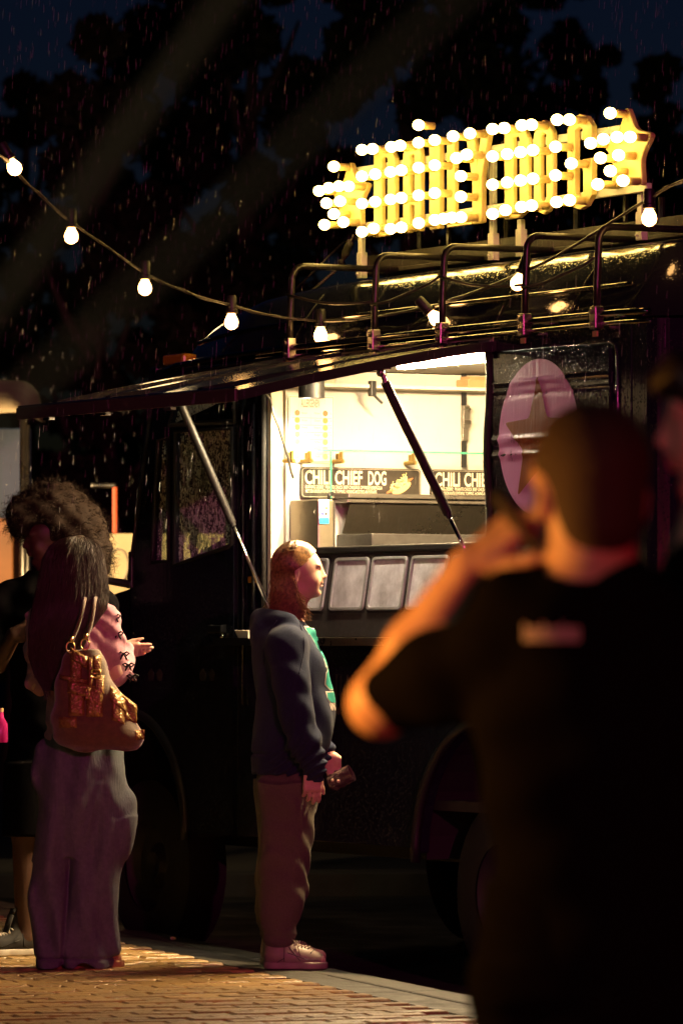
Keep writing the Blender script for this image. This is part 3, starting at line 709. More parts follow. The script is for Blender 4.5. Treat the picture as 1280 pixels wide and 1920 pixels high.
# glass shelf with clips
yg, zg = tx(549, 843, .05); ye = 1.12
t = thing('glass_shelf', 'clear green-edged glass shelf on clips across the lit partition', 'glass shelf', tw(-.14, yg, zg), TROT)
MB().box((.0, 0, -.003), (.185, ye-yg, .003)).build('shelf_plate', M['clearglass'], t)
MB().box((.185, 0, -.0042), (.189, ye-yg, .0042)).build('shelf_edge', M['glassedge'], t)
yv = tx(619, 900, .05)[0]-yg
MB().box((.0, yv, -.205), (.188, yv+.006, -.004)).build('side_glass', M['clearglass'], t)
MB().box((.188, yv-.001, -.205), (.191, yv+.007, -.004)).build('shelf_edge', M['glassedge'], t)
for px in (563, 596, 655, 791):
    y = tx(px, 850, .0)[0]-yg
    cp = MB().box((.06, y-.005, -.035), (.075, y+.005, .0)).tube([(.0, y, -.04), (.085, y, -.04)], .009, 10).box((-.0, y+.015, -.03), (.02, y+.03, -.005)).build('shelf_clip', M['gold'], t, smooth='auto')
# steel cabinet with the pay card
yc, zc = tx(596, 936, .1); yd = tx(626, 936, .1)[0]
t = thing('steel_cabinet', 'brushed steel till cabinet left on the counter with pay card hanging on it', 'cabinet', tw(-.14, yc, 1.50), TROT)
M['cabsteel'] = mat('cabinet_steel', (.46, .42, .34), .33, 1, var=.15, vscale=3, bump=.1, bscale=30, bstretch=(1, 1, 12))
MB().box((.0, 0, 0), (.24, yd-yc, zc-1.50)).build('cabinet_body', M['cabsteel'], t, bevel=.006)
MB().box((.05, yd-yc+.001, .1), (.20, yd-yc+.03, zc-1.50-.004)).build('cabinet_door', M['darkpanel'], t, bevel=.004)
MB().tube([(.235, .055, zc-1.5), (.235, .055, zc-1.5+.02), (.235, .075, zc-1.5+.025)], .008, 8).build('cabinet_knob', M['trim'], t, smooth=True)
y1_, z1_ = tx(598, 936, .105); y2_, z2_ = tx(616, 982, .105)
t = thing('pay_card', 'small white and blue card payment sticker on the steel cabinet', 'payment sign', tw(.103, y1_, z2_), TROT)
W, H = y2_-y1_, z1_-z2_
MB().plate(rrect(0, 0, W, H, .004), 0, .003, fr=facing(0.004)).build('card_sheet', M['whitecard'], t)
MB().plate(rrect(0, 0, W, H*.25, .003), -.0008, 0, fr=facing(.004)).build('card_footer', M['bluecard'], t)
def dot(mb, y, z, r, x=.0055): mb.add([(x, y+r*math.cos(a), z+r*math.sin(a)) for a in np.linspace(0, 2*math.pi, 13)[:-1]], [tuple(range(12))])
mb = MB(); dot(mb, W*.68, H*.64, .0045); mb.build('red_disc_mark', mat('red_print', (.7, .04, .03), .5), t)
mb = MB(); dot(mb, W*.80, H*.64, .0045, .0058); mb.build('orange_disc_mark', mat('orange_print', (.85, .35, .03), .5), t)
mb = MB(); ptext(mb, 'VISA', W*.16, H*.61, .01, W*.32, .0055, .0004); mb.add([(.0055, W*.2, H*.34), (.0055, W*.44, H*.34), (.0055, W*.44, H*.47), (.0055, W*.2, H*.47)], [(0, 1, 2, 3)]); mb.build('blue_mark', mat('navy_print', (.02, .06, .35), .5), t)
mb = MB(); mb.add([(.0055, W*.58, H*.34), (.0055, W*.82, H*.34), (.0055, W*.82, H*.47), (.0055, W*.58, H*.47)], [(0, 1, 2, 3)])
for r in (.004, .0065): mb.tube([(.0056, W*.5+r*math.cos(a), H*.84+r*math.sin(a)) for a in np.linspace(-.9, .9, 7)], .0006, 4)
ptext(mb, 'tap', W*.36, H*.1, .01, W*.3, .0065); mb.build('dark_mark', M['blackprint'], t)
# ratchet strap
ys_, zs_ = tx(875, 700, -.1); ze_ = tx(875, 876, -.1)[1]
t = thing('ratchet_strap', 'black ratchet strap hanging down the cream wall near the right of the hatch', 'strap', tw(-.125, ys_, ze_), TROT)
H = zs_-ze_
MB().box((-.003, -.0125, 0), (.0, .0125, H)).build('webbing', M['trim'], t)
MB().box((.0, -.016, H*.42), (.022, .016, H*.66)).box((.0, -.014, H*.28), (.012, .014, H*.42)).tube([(.02, -.02, H*.62), (.02, .02, H*.62)], .006, 8).tube([(.024, -.018, H*.48), (.024, .018, H*.48)], .008, 8).build('ratchet', M['steel'], t, bevel=.003)
# hanging cable at the left jamb
P = [(497, 738), (507, 748), (512, 775), (522, 800), (533, 835), (541, 860), (546, 885), (550, 897)]
pts = [Vector((.02, *tx(px, py, .02))) for px, py in P]
b0 = pts[-1]
MBc = MB().tube([p-b0 for p in pts], .0055, 8)
tag(MBc.build('cable', M['cable'], smooth=True, loc=tw(*b0), rot=(0, 0, TROT)), 'thin dark cable hanging in a curve down the left side of the open hatch', 'cable')
# things on the top shelf
y, z = tx(893, 678, -.05)
t = MB().box((0, 0, 0), (.10, .15, .035)).box((.0, .02, .035), (.08, .12, .05)).build('cardboard_box', M['brown'], loc=tw(-.12, y-.06, 2.341), rot=(0, 0, TROT), bevel=.003)
tag(t, 'flat brown cardboard box on the top shelf at the right end of the hatch', 'box')
y = tx(615, 700, -.05)[0]
t = MB().lathe([(0, 0), (.035, 0), (.05, .03), (.047, .03), (.033, .004), (0, .004)], 20).build('bowl', M['cream'], loc=tw(-.07, y, 2.341), rot=(0, 0, TROT), smooth='auto')
tag(t, 'small pale bowl on the top shelf just right of the black spot lamp', 'bowl')
y = tx(693, 700, -.0)[0]
t = thing('wall_clamp', 'small black clamp on the top shelf edge beside the strut joint', 'clamp', tw(.024, y, 2.29), TROT)
MB().box((-.02, -.012, 0), (.012, .012, .065)).build('clamp_body', M['trim'], t, bevel=.003)
MB().tube([(.0, .0, .01), (.02, .012, -.01), (.03, .03, -.03)], .006, 6).build('clamp_lever', M['trim'], t, smooth=True)
# paper tray on the serving shelf
p = tw(tl(470, 1190, -.09)[0], -.09, HZ0-.008)
mb = MB(); a, b, h = .042, .034, .036
lo = [(-a, -b, 0), (a, -b, 0), (a, b, 0), (-a, b, 0)]; hi = [(-a*1.35, -b*1.3, h), (a*1.35, -b*1.3, h), (a*1.35, b*1.3, h*1.1), (-a*1.35, b*1.3, h*.95)]
mb.add(lo+hi, [(0, 1, 2, 3), (0, 4, 5, 1), (1, 5, 6, 2), (2, 6, 7, 3), (3, 7, 4, 0)])
o = mb.build('paper_tray', M['paper'], loc=p, rot=(0, 0, TROT)); md = o.modifiers.new('s', 'SOLIDIFY'); md.thickness = .0015
tag(o, 'small cream paper food tray on the end of the serving shelf behind the hooded woman', 'paper tray')

# ================================================================== ROOF SIGN
SY = .40
S0 = Vector((0, SY, 2.79))
sg = thing('roof_sign', 'lit bulb letter sign DAILY DOG between two stars on the truck roof', 'sign', tw(*S0), TROT)
def sx(px, py): x, z = tl(px, py, SY); return x, z-S0.z
stars_ = []
# line of the letters: bottom and height surveyed at both ends of the sign
def row(px):
    yb = np.interp(px, [700, 1110], [448, 392]); yt = np.interp(px, [700, 1110], [278, 213]); return yb, yt
def ring(poly, hole): return poly, [hole]
t_ = .37
def glyph(ch):
    if ch == 'D': return [(0, 0), (.6, 0), (.85, .05), (1, .16), (1, .84), (.85, .95), (.6, 1), (0, 1)], [[(t_, .13), (.6, .13), (.65, .16), (.65, .84), (.6, .87), (t_, .87)]]
    if ch == 'A': return [(0, 0), (t_, 0), (t_, .30), (.64, .30), (.64, 0), (1, 0), (1, .86), (.86, 1), (.14, 1), (0, .86)], [[(t_, .43), (.64, .43), (.64, .85), (t_, .85)]]
    if ch == 'I': return [(0, 0), (1, 0), (1, 1), (0, 1)], []
    if ch == 'L': return [(0, 0), (1, 0), (1, .14), (.30, .14), (.30, 1), (0, 1)], []
    if ch == 'Y': return [(.28, 0), (.68, 0), (.68, .50), (1, 1), (.66, 1), (.48, .64), (.34, 1), (0, 1), (.28, .50)], []
    if ch == 'O': return [(0, .14), (.25, .03), (.5, 0), (.75, .03), (1, .14), (1, .86), (.75, .97), (.5, 1), (.25, .97), (0, .86)], [[(t_-.02, .16), (.5, .13), (.66, .16), (.66, .84), (.5, .87), (t_-.02, .84)]]
    if ch == 'G': return [(0, .14), (.25, .03), (.5, 0), (.75, .03), (1, .14), (1, .52), (.62, .52), (.62, .40), (.64, .40), (.64, .17), (.5, .13), (t_-.06, .17), (t_-.06, .84), (.5, .87), (.62, .84), (.62, .72), (1, .72), (1, .86), (.75, .97), (.5, 1), (.25, .97), (0, .86)], []
bulbsF = {'D': [(.2, .05), (.75, .07), (.2, .36), (.82, .36), (.2, .66), (.82, .66), (.2, .95), (.7, .94)],
          'A': [(.2, .04), (.82, .04), (.2, .36), (.82, .36), (.2, .66), (.82, .66), (.25, .93), (.75, .93)],
          'I': [(.5, .06), (.5, .36), (.5, .66), (.5, .93), (.5, 1.12)],
          'L': [(.15, .07), (.5, .07), (.85, .07), (.15, .36), (.15, .66), (.15, .93)],
          'Y': [(.48, .06), (.48, .28), (.48, .5), (.3, .70), (.72, .72), (.16, .94), (.85, .94)],
          'O': [(.22, .08), (.75, .08), (.18, .36), (.82, .36), (.18, .66), (.82, .66), (.25, .94), (.75, .93)],
          'G': [(.22, .08), (.75, .08), (.18, .36), (.18, .66), (.82, .46), (.25, .94), (.75, .92)]}
bulb_me = None
def sign_bulb(parent, x, z):
    global bulb_me
    if bulb_me is None:
        mb = MB(); mb.ball((0, -.074, 0), .0225, 12, (1, 1.12, 1)); mb.m = 1
        mb.lathe([(.0, 0), (.016, 0), (.016, .04), (.013, .052)], 10, (0, -.002, 0), (0, -1, 0))
        o = mb.build('bulb', [M['bulb'], M['signwhite']], parent, smooth=True); bulb_me = o.data
    else:
        o = bpy.data.objects.new('bulb', bulb_me); COL.objects.link(o); o.parent = parent
    o.location = (x, -.035, z)
for ch, p0, p1 in (('D', 713, 753), ('A', 768, 801), ('I', 818, 837), ('L', 851, 897), ('Y', 885, 931), ('D', 958, 1002), ('O', 1013, 1049), ('G', 1077, 1123)):
    yb0, yt0 = row(p0); yb1, yt1 = row(p1)
    x0, zb = sx(p0, yb0); x1, _ = sx(p1, yb1); zt_ = sx(p0, yt0)[1]
    poly, holes = glyph(ch); W, H = x1-x0, zt_-zb
    f = lambda P: [(x0+a*W, zb+b*H) for a, b in P]
    L = MB().plate(f(poly), -.035, -.010, holes=[f(h) for h in holes]).build('letter_'+ch.lower(), M['signwhite'], sg, bevel=.006)
    for a, b in bulbsF[ch]: sign_bulb(L, x0+a*W, zb+b*H)
for (pa, pya), s in (((668, 372), .175), ((1188, 285), .195)):
    cx, cz = sx(pa, pya)
    P = starpts(s, .52, per=6)
    st = MB().plate([(cx+p[0], cz+p[1]*.95) for p in P], -.035, -.010).build('star', M['signwhite'], sg, bevel=.006)
    for a, b in ((0, .78), (-.72, .22), (-.25, .26), (.25, .26), (.72, .22), (-.36, -.12), (.3, -.12), (-.46, -.66), (0, -.42), (.46, -.66)):
        sign_bulb(st, cx+a*s, cz+b*s*.95)
# rails and posts behind the letters
for pa, pb in (((668, 322), (1165, 241)), ((672, 432), (1215, 345))):
    x0, z0_ = sx(*pa); x1, z1_ = sx(*pb); z = (z0_+z1_)/2
    MB().box((x0, -.008, z-.016), (x1, .016, z+.016)).build('sign_rail', M['post'], sg, bevel=.003)
zr = sx(672, 432)[1]
for px, py in ((667, 522), (913, 488), (965, 481), (1190, 450)):
    x, z = sx(px, py)
    ps = MB().box((x-.016, .018, z), (x+.016, .038, z+.42 if px != 965 else z+.15)).build('sign_post', M['post'], sg, bevel=.003)
    MB().box((x-.021, .014, z), (x+.021, .044, z+.11)).tube([(x-.01, .006, z+.02), (x-.01, .016, z+.02)], .006, 8).build('post_sleeve', M['post'], ps, bevel=.003)
x, z = sx(1000, 400); MB().tube([(x+.03, .9, z-.06), (x+.03, .9, z+.34)], .026, 10).build('sign_stay', M['post'], sg)
for px in (813, 1143):
    x, z = sx(px, 440 if px < 900 else 400); MB().box((x-.008, .064, zr-.1), (x+.008, .078, zr)).build('sign_bracket', M['rackmetal'], sg)
xa, za = sx(655, 440); xb, zb = sx(632, 492)
cc = [(xa+(xb-xa)*t, .02, za+(zb-za)*t) for t in np.linspace(0, 1, 12)]
cab = MB().tube(cc, [.006, .006, .006, .018, .016, .019, .016, .019, .016, .012, .008, .02], 8).tube([(xb, .02, zb), (xb-.02, .0, zb-.035), (xb-.10, -.12, zb-.16), (xb-.2, -.25, zb-.26)], .007, 6)
cab.build('sign_plug', M['cable'], sg, smooth=True)
xa, za = sx(930, 285); MB().tube([(xa, -.03, za), (xa+.003, -.04, za-.10), (xa+.01, -.04, za-.13)], .004, 6).tube([(xa+.01, -.04, za-.13), (xa+.06, -.04, za-.12)], .011, 8).build('sign_plug', M['cable'], sg, smooth=True)
xa, za = sx(620, 442)
MB().tube([(xa-.06, .1, za-.01), (xa+.18, .1, za-.01)], .008, 6).tube([(xa-.05, .1, za-.01), (xa-.12, -.1, za-.22)], .004, 5).build('sign_guy', M['rackmetal'], sg, smooth=True)

# ================================================================== FESTOON
# the cable runs from the stalls on the left to the rack and along the hoops
FP = [(-60, 262, 19.3), (4, 294, 19.6), (60, 352, 19.8), (134, 416, 20.0), (200, 462, 20.2), (272, 512, 20.4), (350, 548, 20.6), (434, 573, 20.8), (510, 592, 21.0), (565, 599, 21.05), (601, 602, 21.0), (660, 600, 20.8), (716, 592, 20.55), (795, 577, 20.3), (850, 562, 20.05), (974, 513, 19.6), (1060, 470, 19.3), (1133, 424, 19.1), (1216, 372, 18.9), (1262, 346, 18.8), (1320, 322, 18.6)]
fw = [wp(*p) for p in FP]
fo = fw[9]
ft = thing('festoon', 'string of warm bulbs on a thin cable swinging past the truck roof', 'light string', fo)
def smoothpath(P, n=6):
    out = []
    for i in range(len(P)-1):
        p0 = P[max(i-1, 0)]; p1 = P[i]; p2 = P[i+1]; p3 = P[min(i+2, len(P)-1)]
        for k in range(n):
            t = k/n; out.append(.5*((2*p1)+(p2-p0)*t+(2*p0-5*p1+4*p2-p3)*t*t+(3*p1-p0-3*p2+p3)*t**3))
    return out+[P[-1]]
mb = MB().tube([p-fo for p in smoothpath(fw)], .0055, 6)
sp = smoothpath(fw); mb.tube([p-fo+Vector((.006*math.sin(i*1.1), .006*math.cos(i*1.1), .004*math.cos(i*.9))) for i, p in enumerate(sp)], .0042, 5)
mb.build('cable', M['cable'], ft, smooth=True)
mb = MB(); mb.m = 0
bulb2 = None; sock2 = None
for px, py, tilt in ((22, 317, -.5), (134, 444, .0), (272, 541, 0), (434, 605, 0), (601, 630, 0), (810, 602, -.75), (974, 532, .35), (1216, 410, .0)):
    # nearest cable point horizontally
    D = np.interp(px, [p[0] for p in FP], [p[2] for p in FP]); c = wp(px, py, D)
    if sock2 is None:
        so = MB().lathe([(0, .085), (.017, .085), (.021, .075), (.021, .03), (.025, .026), (.025, .012), (.014, .010), (0, .010)], 14).build('lamp_holder', M['socket'], ft, smooth='auto'); sock2 = so.data
        bu = MB().lathe([(0, .018), (.012, .016), (.016, .006), (.026, -.014), (.028, -.026), (.024, -.042), (.012, -.052), (0, -.055)], 14).build('bulb', M['fbulb'], so, smooth=True); bulb2 = bu.data
    else:
        so = bpy.data.objects.new('lamp_holder', sock2); COL.objects.link(so); so.parent = ft; md = so.modifiers.new('n', 'EDGE_SPLIT')
        bu = bpy.data.objects.new('bulb', bulb2); COL.objects.link(bu); bu.parent = so
    so.location = c-fo+Vector((0, 0, .026)); so.rotation_euler = (0, tilt, 0)

# ================================================================== BACKGROUND
# trees against the night sky: trunk and leaf crown each
M['leafdark'] = mat('leaf_dark', (.018, .022, .010), .7, spec=.1, objvar=.2); M['bark'] = mat('bark', (.05, .04, .03), .9, bump=.5, bscale=20)
def tree(px, D, top_py, rad_px, seed, label):
    rr = np.random.default_rng(seed); base = wp(px, 1195, D); base.z = -.1
    top = wp(px, top_py, D).z; rad = rad_px/FPX*D
    t = thing('tree', label, 'tree', base, 0, 'trees behind the truck')
    H = top+.1
    mb = MB(); mb.tube([(0, 0, 0), (.1, 0, H*.3), (-.05, .1, H*.62), (.05, 0, H*.9)], [.22, .16, .10, .03], 8)
    for k in range(9):
        a = k*2.4; z = H*(.35+.05*k); l = rad*(.8-.05*k)
        mb.tube([(0, 0, z), (l*.5*math.cos(a), l*.5*math.sin(a), z+.35), (l*math.cos(a), l*math.sin(a), z+.9)], [.07, .045, .015], 6)
    mb.build('trunk', M['bark'], t, smooth=True)
    # clumps
    n = 60; cl = []
    for k in range(n):
        u = rr.random(); zz = H*(.28+.70*u); rmax = rad*(math.sin(math.pi*min(.98, .12+.86*u))**.7)
        a = rr.random()*6.283; q = rmax*rr.random()**.5; cl.append((q*math.cos(a), q*math.sin(a), zz, rad*rr.uniform(.16, .32)))
    cl = np.array(cl); N_ = 15000
    idx = rr.integers(0, n, N_); dv = rr.normal(size=(N_, 3)); dv /= np.linalg.norm(dv, axis=1)[:, None]
    c = cl[idx, :3]+dv*(cl[idx, 3]*rr.random(N_)**.4)[:, None]*np.array([1, 1, .8])
    a = rr.normal(size=(N_, 3)); a /= np.linalg.norm(a, axis=1)[:, None]; b = np.cross(a, rr.normal(size=(N_, 3))); b /= np.linalg.norm(b, axis=1)[:, None]
    s = rr.uniform(.05, .11, N_)[:, None]
    V = np.stack([c-a*s, c-b*s*.5, c+a*s, c+b*s*.5], 1).reshape(-1, 3)
    me = bpy.data.meshes.new('crown'); me.from_pydata(V.tolist(), [], np.arange(N_*4).reshape(-1, 4).tolist()); me.materials.append(M['leafdark'])
    o = bpy.data.objects.new('crown', me); COL.objects.link(o); o.parent = t
tree(180, 44, 20, 170, 1, 'tall dark tree behind the left stall, its crown ragged against blue sky')
tree(40, 50, 120, 120, 2, 'lower dark tree at the far left edge beyond the striped ropes')
tree(470, 47, -200, 240, 3, 'huge dark tree filling the sky above the cab roof')
tree(780, 45, -200, 250, 4, 'huge dark tree filling the sky right behind the DAILY letters')
tree(1090, 52, -60, 120, 5, 'dark tree with a narrow crown behind the DOG letters')
tree(1235, 48, 90, 110, 6, 'dark tree at the right edge below the blue gap of sky')
tree(330, 58, -100, 220, 7, 'dark tree standing farther back between the two tall crowns on the left')
tree(960, 60, -150, 220, 8, 'dark tree standing farther back above the sign bulbs')
# left stall: cream canopy on a metal post, blue wall behind, orange panel
D = 27.0
t = thing('market_stall', 'cream canopied stall on a metal post at the left edge', 'market stall', wp(20, 1195, D).xy.to_3d()+Vector((0, 0, -.1)))
q = t.location
def bx(name, x0, z0, x1, z1, d0, d1, m, bev=.01, D=D):
    a = wp(x0, z1, D)-q; b = wp(x1, z0, D)-q
    return MB().box((a.x, d0, b.z if b.z < a.z else a.z), (b.x, d1, max(a.z, b.z))).build(name, m, t, bevel=bev)
M['canvas'] = mat('canopy_canvas', (.55, .45, .28), .7, var=.2, vscale=2, bump=.5, bscale=4, bdist=.05)
M['bluewall'] = mat('stall_blue', (.03, .06, .15), .6, var=.3, vscale=2)
M['orangewall'] = mat('stall_orange', (.26, .10, .03), .6, var=.3, vscale=3)
mb = MB(); nx, ny = 18, 14
for i in range(nx+1):
    for j in range(ny+1):
        u = i/nx; v = j/ny; px = -160+u*228; e = 1-max(0, (px-10)/58)**2.6
        zz = 780-(84*max(0, e)**.5)*v-2*math.sin(u*9+v*4)
        p = wp(px, zz, D)-q; mb.v.append((p.x, -.35+1.2*v*v+.02*math.sin(u*20), p.z))
mb.f = [(i*(ny+1)+j, (i+1)*(ny+1)+j, (i+1)*(ny+1)+j+1, i*(ny+1)+j+1) for i in range(nx) for j in range(ny)]; mb.mi = [0]*len(mb.f)
o = mb.build('canopy', M['canvas'], t, smooth=True); md = o.modifiers.new('s', 'SOLIDIFY'); md.thickness = .01
MB().tube([(p := wp(49, 782, D)-q) and (p.x, -.2, p.z), (p.x, -.2, 0)], .020, 12).build('post', M['steel'], t, smooth=True)
MB().tube([(p := wp(58, 800, D)-q) and (p.x, -.22, p.z), (p.x, -.22, 0)], .011, 10).build('post', M['steel'], t, smooth=True)
bx('wall', -160, 1120, 40, 790, .8, .9, M['bluewall'])
bx('counter', -160, 1240, 21, 970, .2, .7, M['orangewall'])
lamp('canopy_fill_light', 'SPOT', (-.40, -1.9, 2.35), 420, (1, .66, .30), .05, parent=t, aim=(.0, 0, 2.45), spot_size=R(95), spot_blend=.5)  # unseen spot added in front of the stall to brighten the canopy
# pale counter of the stall beyond the cab, with a red post and a grey bar
D2 = 26.5
t = thing('snack_counter', 'pale beige stall counter behind the cab with a round emblem and red post', 'stall counter', wp(320, 1195, D2).xy.to_3d()+Vector((0, 0, -.1)))
q = t.location
M['beigewall'] = mat('beige_panel', (.50, .40, .24), .6, var=.2, vscale=4)
bx('counter_front', 195, 1230, 460, 1000, 0, .5, M['beigewall'], D=D2)
c = wp(222, 1060, D2)-q
MB().tube([(c.x+.085*math.cos(a)*.6, -.004, c.z+.085*math.sin(a)) for a in np.linspace(0, 2*math.pi, 33)[:-1]], .006, 6, closed=True).build('round_emblem', M['greyprint'], t, smooth=True)
bx('post', 209, 1000, 219, 910, .1, .14, mat('red_post', (.55, .09, .03), .5), D=D2)
bx('bar', 168, 914, 218, 904, .1, .14, M['steel'], D=D2)
lamp('counter_fill_light', 'SPOT', (.1, -1.3, 2.2), 36, (1, .70, .36), .05, parent=t, aim=(.1, 0, 1.55), spot_size=R(62), spot_blend=.4)  # unseen spot added in front to light the beige panel
# two guy ropes close to the lens, far out of focus
M['rope'] = mat('rope', (.42, .23, .12), .8, bump=.3, bscale=200)
for (a, b, D, r, lb) in (((460, -40), (-60, 655), 3.7, .0085, 'pale guy rope crossing the night sky, the brighter steeper one'), ((900, -40), (-60, 840), 3.1, .0050, 'pale guy rope crossing the night sky, the fainter lower one')):
    pa, pb = wp(*a, D), wp(*b, D); m_ = (pa+pb)/2
    dd = pb-pa
    tag(MB().tube([pa-dd*.3-m_, pb+dd*.3-m_], r, 8).build('guy_rope', M['rope'], loc=m_, smooth=True), lb, 'rope', 'guy ropes near the lens')
# rain
rr = np.random.default_rng(11); N_ = 4500
D = rr.uniform(17, 27, N_); px = rr.uniform(-150, 1430, N_); py = rr.uniform(-120, 1000, N_)
cs = np.array([wp(a, b, c) for a, b, c in zip(px, py, D)])
ln = rr.uniform(.010, .026, N_); rad = rr.uniform(.00025, .00052, N_); lean = rr.normal(.06, .025, N_)
V = np.zeros((N_, 8, 3)); 
V[:, 0] = cs; V[:, 0, 2] += ln; V[:, 0, 0] += lean*ln; V[:, 7] = cs; V[:, 7, 2] -= ln; V[:, 7, 0] -= lean*ln
for k in range(3):
    a = 2.094*k
    V[:, 1+k] = cs+np.stack([rad*math.cos(a)+lean*ln*.6, rad*math.sin(a), ln*.6], 1); V[:, 4+k] = cs+np.stack([rad*math.cos(a)-lean*ln*.7, rad*math.sin(a), -ln*.7], 1)
F = []
for i in range(N_):
    o = 8*i
    for k in range(3):
        k2 = (k+1) % 3; F += [(o, o+1+k, o+1+k2), (o+1+k, o+4+k, o+4+k2, o+1+k2), (o+7, o+4+k2, o+4+k)]
me = bpy.data.meshes.new('rain'); me.from_pydata(V.reshape(-1, 3).tolist(), [], F)
M['rain'] = mat('rain_drop', (.6, .6, .6), .1, trans=.4, spec=.8); me.materials.append(M['rain'])
o = bpy.data.objects.new('rain', me); COL.objects.link(o); stuff(o)


# ================================================================== PEOPLE: signed-distance bodies meshed by surface nets
class Sdf:
    def __init__(s, lo, hi, h):
        s.lo = np.array(lo, np.float32); s.h = h
        n = np.ceil((np.array(hi)-np.array(lo))/h).astype(int)+1
        s.n = n; s.D = np.full(n, .2, np.float32)
        s.ax = [s.lo[i]+h*np.arange(n[i], dtype=np.float32) for i in range(3)]
    def sub(s, lo, hi, m=.05):
        sl = []
        for i in range(3):
            a = int(np.clip(math.floor((lo[i]-m-s.lo[i])/s.h), 0, s.n[i])); b = int(np.clip(math.ceil((hi[i]+m-s.lo[i])/s.h)+1, 0, s.n[i])); sl.append(slice(a, max(a, b)))
        return tuple(sl)
    def grid(s, sl): return s.ax[0][sl[0]][:, None, None], s.ax[1][sl[1]][None, :, None], s.ax[2][sl[2]][None, None, :]
    def mix(s, sl, d, k, op):
        A = s.D[sl]
        if A.size == 0: return
        if op == '-':
            d = -d
            if k: hh = np.maximum(k-np.abs(A-d), 0)/k; s.D[sl] = np.maximum(A, d)+hh*hh*k*.25
            else: s.D[sl] = np.maximum(A, d)
        else:
            if k: hh = np.maximum(k-np.abs(A-d), 0)/k; s.D[sl] = np.minimum(A, d)-hh*hh*k*.25
            else: s.D[sl] = np.minimum(A, d)
    def cone(s, a, b, r0, r1=None, k=.02, op='+', flat=None):
        """tapered capsule; flat=(axis, factor) squeezes it along an axis"""
        r1 = r0 if r1 is None else r1
        a = np.array(a, float); b = np.array(b, float); rm = max(r0, r1)
        sl = s.sub(np.minimum(a, b)-rm, np.maximum(a, b)+rm, .04+k); X, Y, Z = s.grid(sl)
        ab = b-a; L2 = max(float(ab@ab), 1e-9)
        px, py, pz = X-a[0], Y-a[1], Z-a[2]
        t = np.clip((px*ab[0]+py*ab[1]+pz*ab[2])/L2, 0, 1)
        qx, qy, qz = px-t*ab[0], py-t*ab[1], pz-t*ab[2]
        if flat is not None:
            w, f = np.array(flat[0], float), flat[1]; w /= np.linalg.norm(w)
            dd = (qx*w[0]+qy*w[1]+qz*w[2])*(1/f-1); qx = qx+dd*w[0]; qy = qy+dd*w[1]; qz = qz+dd*w[2]
            d = (np.sqrt(qx*qx+qy*qy+qz*qz)-(r0+(r1-r0)*t))*min(1, f*1.2)
        else: d = np.sqrt(qx*qx+qy*qy+qz*qz)-(r0+(r1-r0)*t)
        s.mix(sl, d, k, op); return s
    def chain(s, P, r, k=.02, **kw):
        for i in range(len(P)-1): s.cone(P[i], P[i+1], r[i], r[i+1], k, **kw)
        return s
    def ell(s, c, r, k=.02, op='+', rot=None):
        c = np.array(c, float); r = np.array(r, float); rm = r.max()
        sl = s.sub(c-rm, c+rm, .03+k); X, Y, Z = s.grid(sl); px, py, pz = X-c[0], Y-c[1], Z-c[2]
        if rot is not None:
            m = np.array(rot.to_3x3().transposed() if hasattr(rot, 'to_3x3') else rot)
            px, py, pz = m[0][0]*px+m[0][1]*py+m[0][2]*pz, m[1][0]*px+m[1][1]*py+m[1][2]*pz, m[2][0]*px+m[2][1]*py+m[2][2]*pz
        k0 = np.sqrt((px/r[0])**2+(py/r[1])**2+(pz/r[2])**2); k1 = np.sqrt((px/r[0]**2)**2+(py/r[1]**2)**2+(pz/r[2]**2)**2)+1e-9
        s.mix(sl, (k0*(k0-1)/k1).astype(np.float32), k, op); return s
    def loft(s, rows, k=.02, op='+', p=2.2, cap=.0):
        """rows of (z, xmin, xmax, ymin, ymax): a stack of rounded outlines"""
        rows = sorted(rows); rw = np.array(rows); 
        sl = s.sub((rw[:, 1].min(), rw[:, 3].min(), rw[0, 0]), (rw[:, 2].max(), rw[:, 4].max(), rw[-1, 0]), .04+k); X, Y, Z = s.grid(sl)
        z = Z.ravel()
        def it(c):  # smooth interpolation
            zz = np.linspace(rw[0, 0], rw[-1, 0], 200); v = np.interp(zz, rw[:, 0], c); kk = np.ones(9)/9; v = np.convolve(np.pad(v, 4, 'edge'), kk, 'valid'); return np.interp(z, zz, v)[None, None, :]
        x0, x1, y0, y1 = it(rw[:, 1]), it(rw[:, 2]), it(rw[:, 3]), it(rw[:, 4])
        a, b = (x1-x0)/2, (y1-y0)/2; cx, cy = (x0+x1)/2, (y0+y1)/2
        q = ((np.abs(X-cx)/a)**p+(np.abs(Y-cy)/b)**p)**(1/p); d = (q-1)*np.minimum(a, b)
        dz = np.maximum(rw[0, 0]-Z, Z-rw[-1, 0])
        d = np.maximum(d, dz+0*d)
        s.mix(sl, d.astype(np.float32), k, op); return s
    def cut(s, c, n, k=.0):
        n = np.array(n, float); n /= np.linalg.norm(n); sl = (slice(None),)*3; X, Y, Z = s.grid(sl)
        d = (X-c[0])*n[0]+(Y-c[1])*n[1]+(Z-c[2])*n[2]
        s.D = np.maximum(s.D, d); return s
    def ripple(s, fn):
        X, Y, Z = s.grid((slice(None),)*3); s.D = s.D+fn(X, Y, Z).astype(np.float32); return s
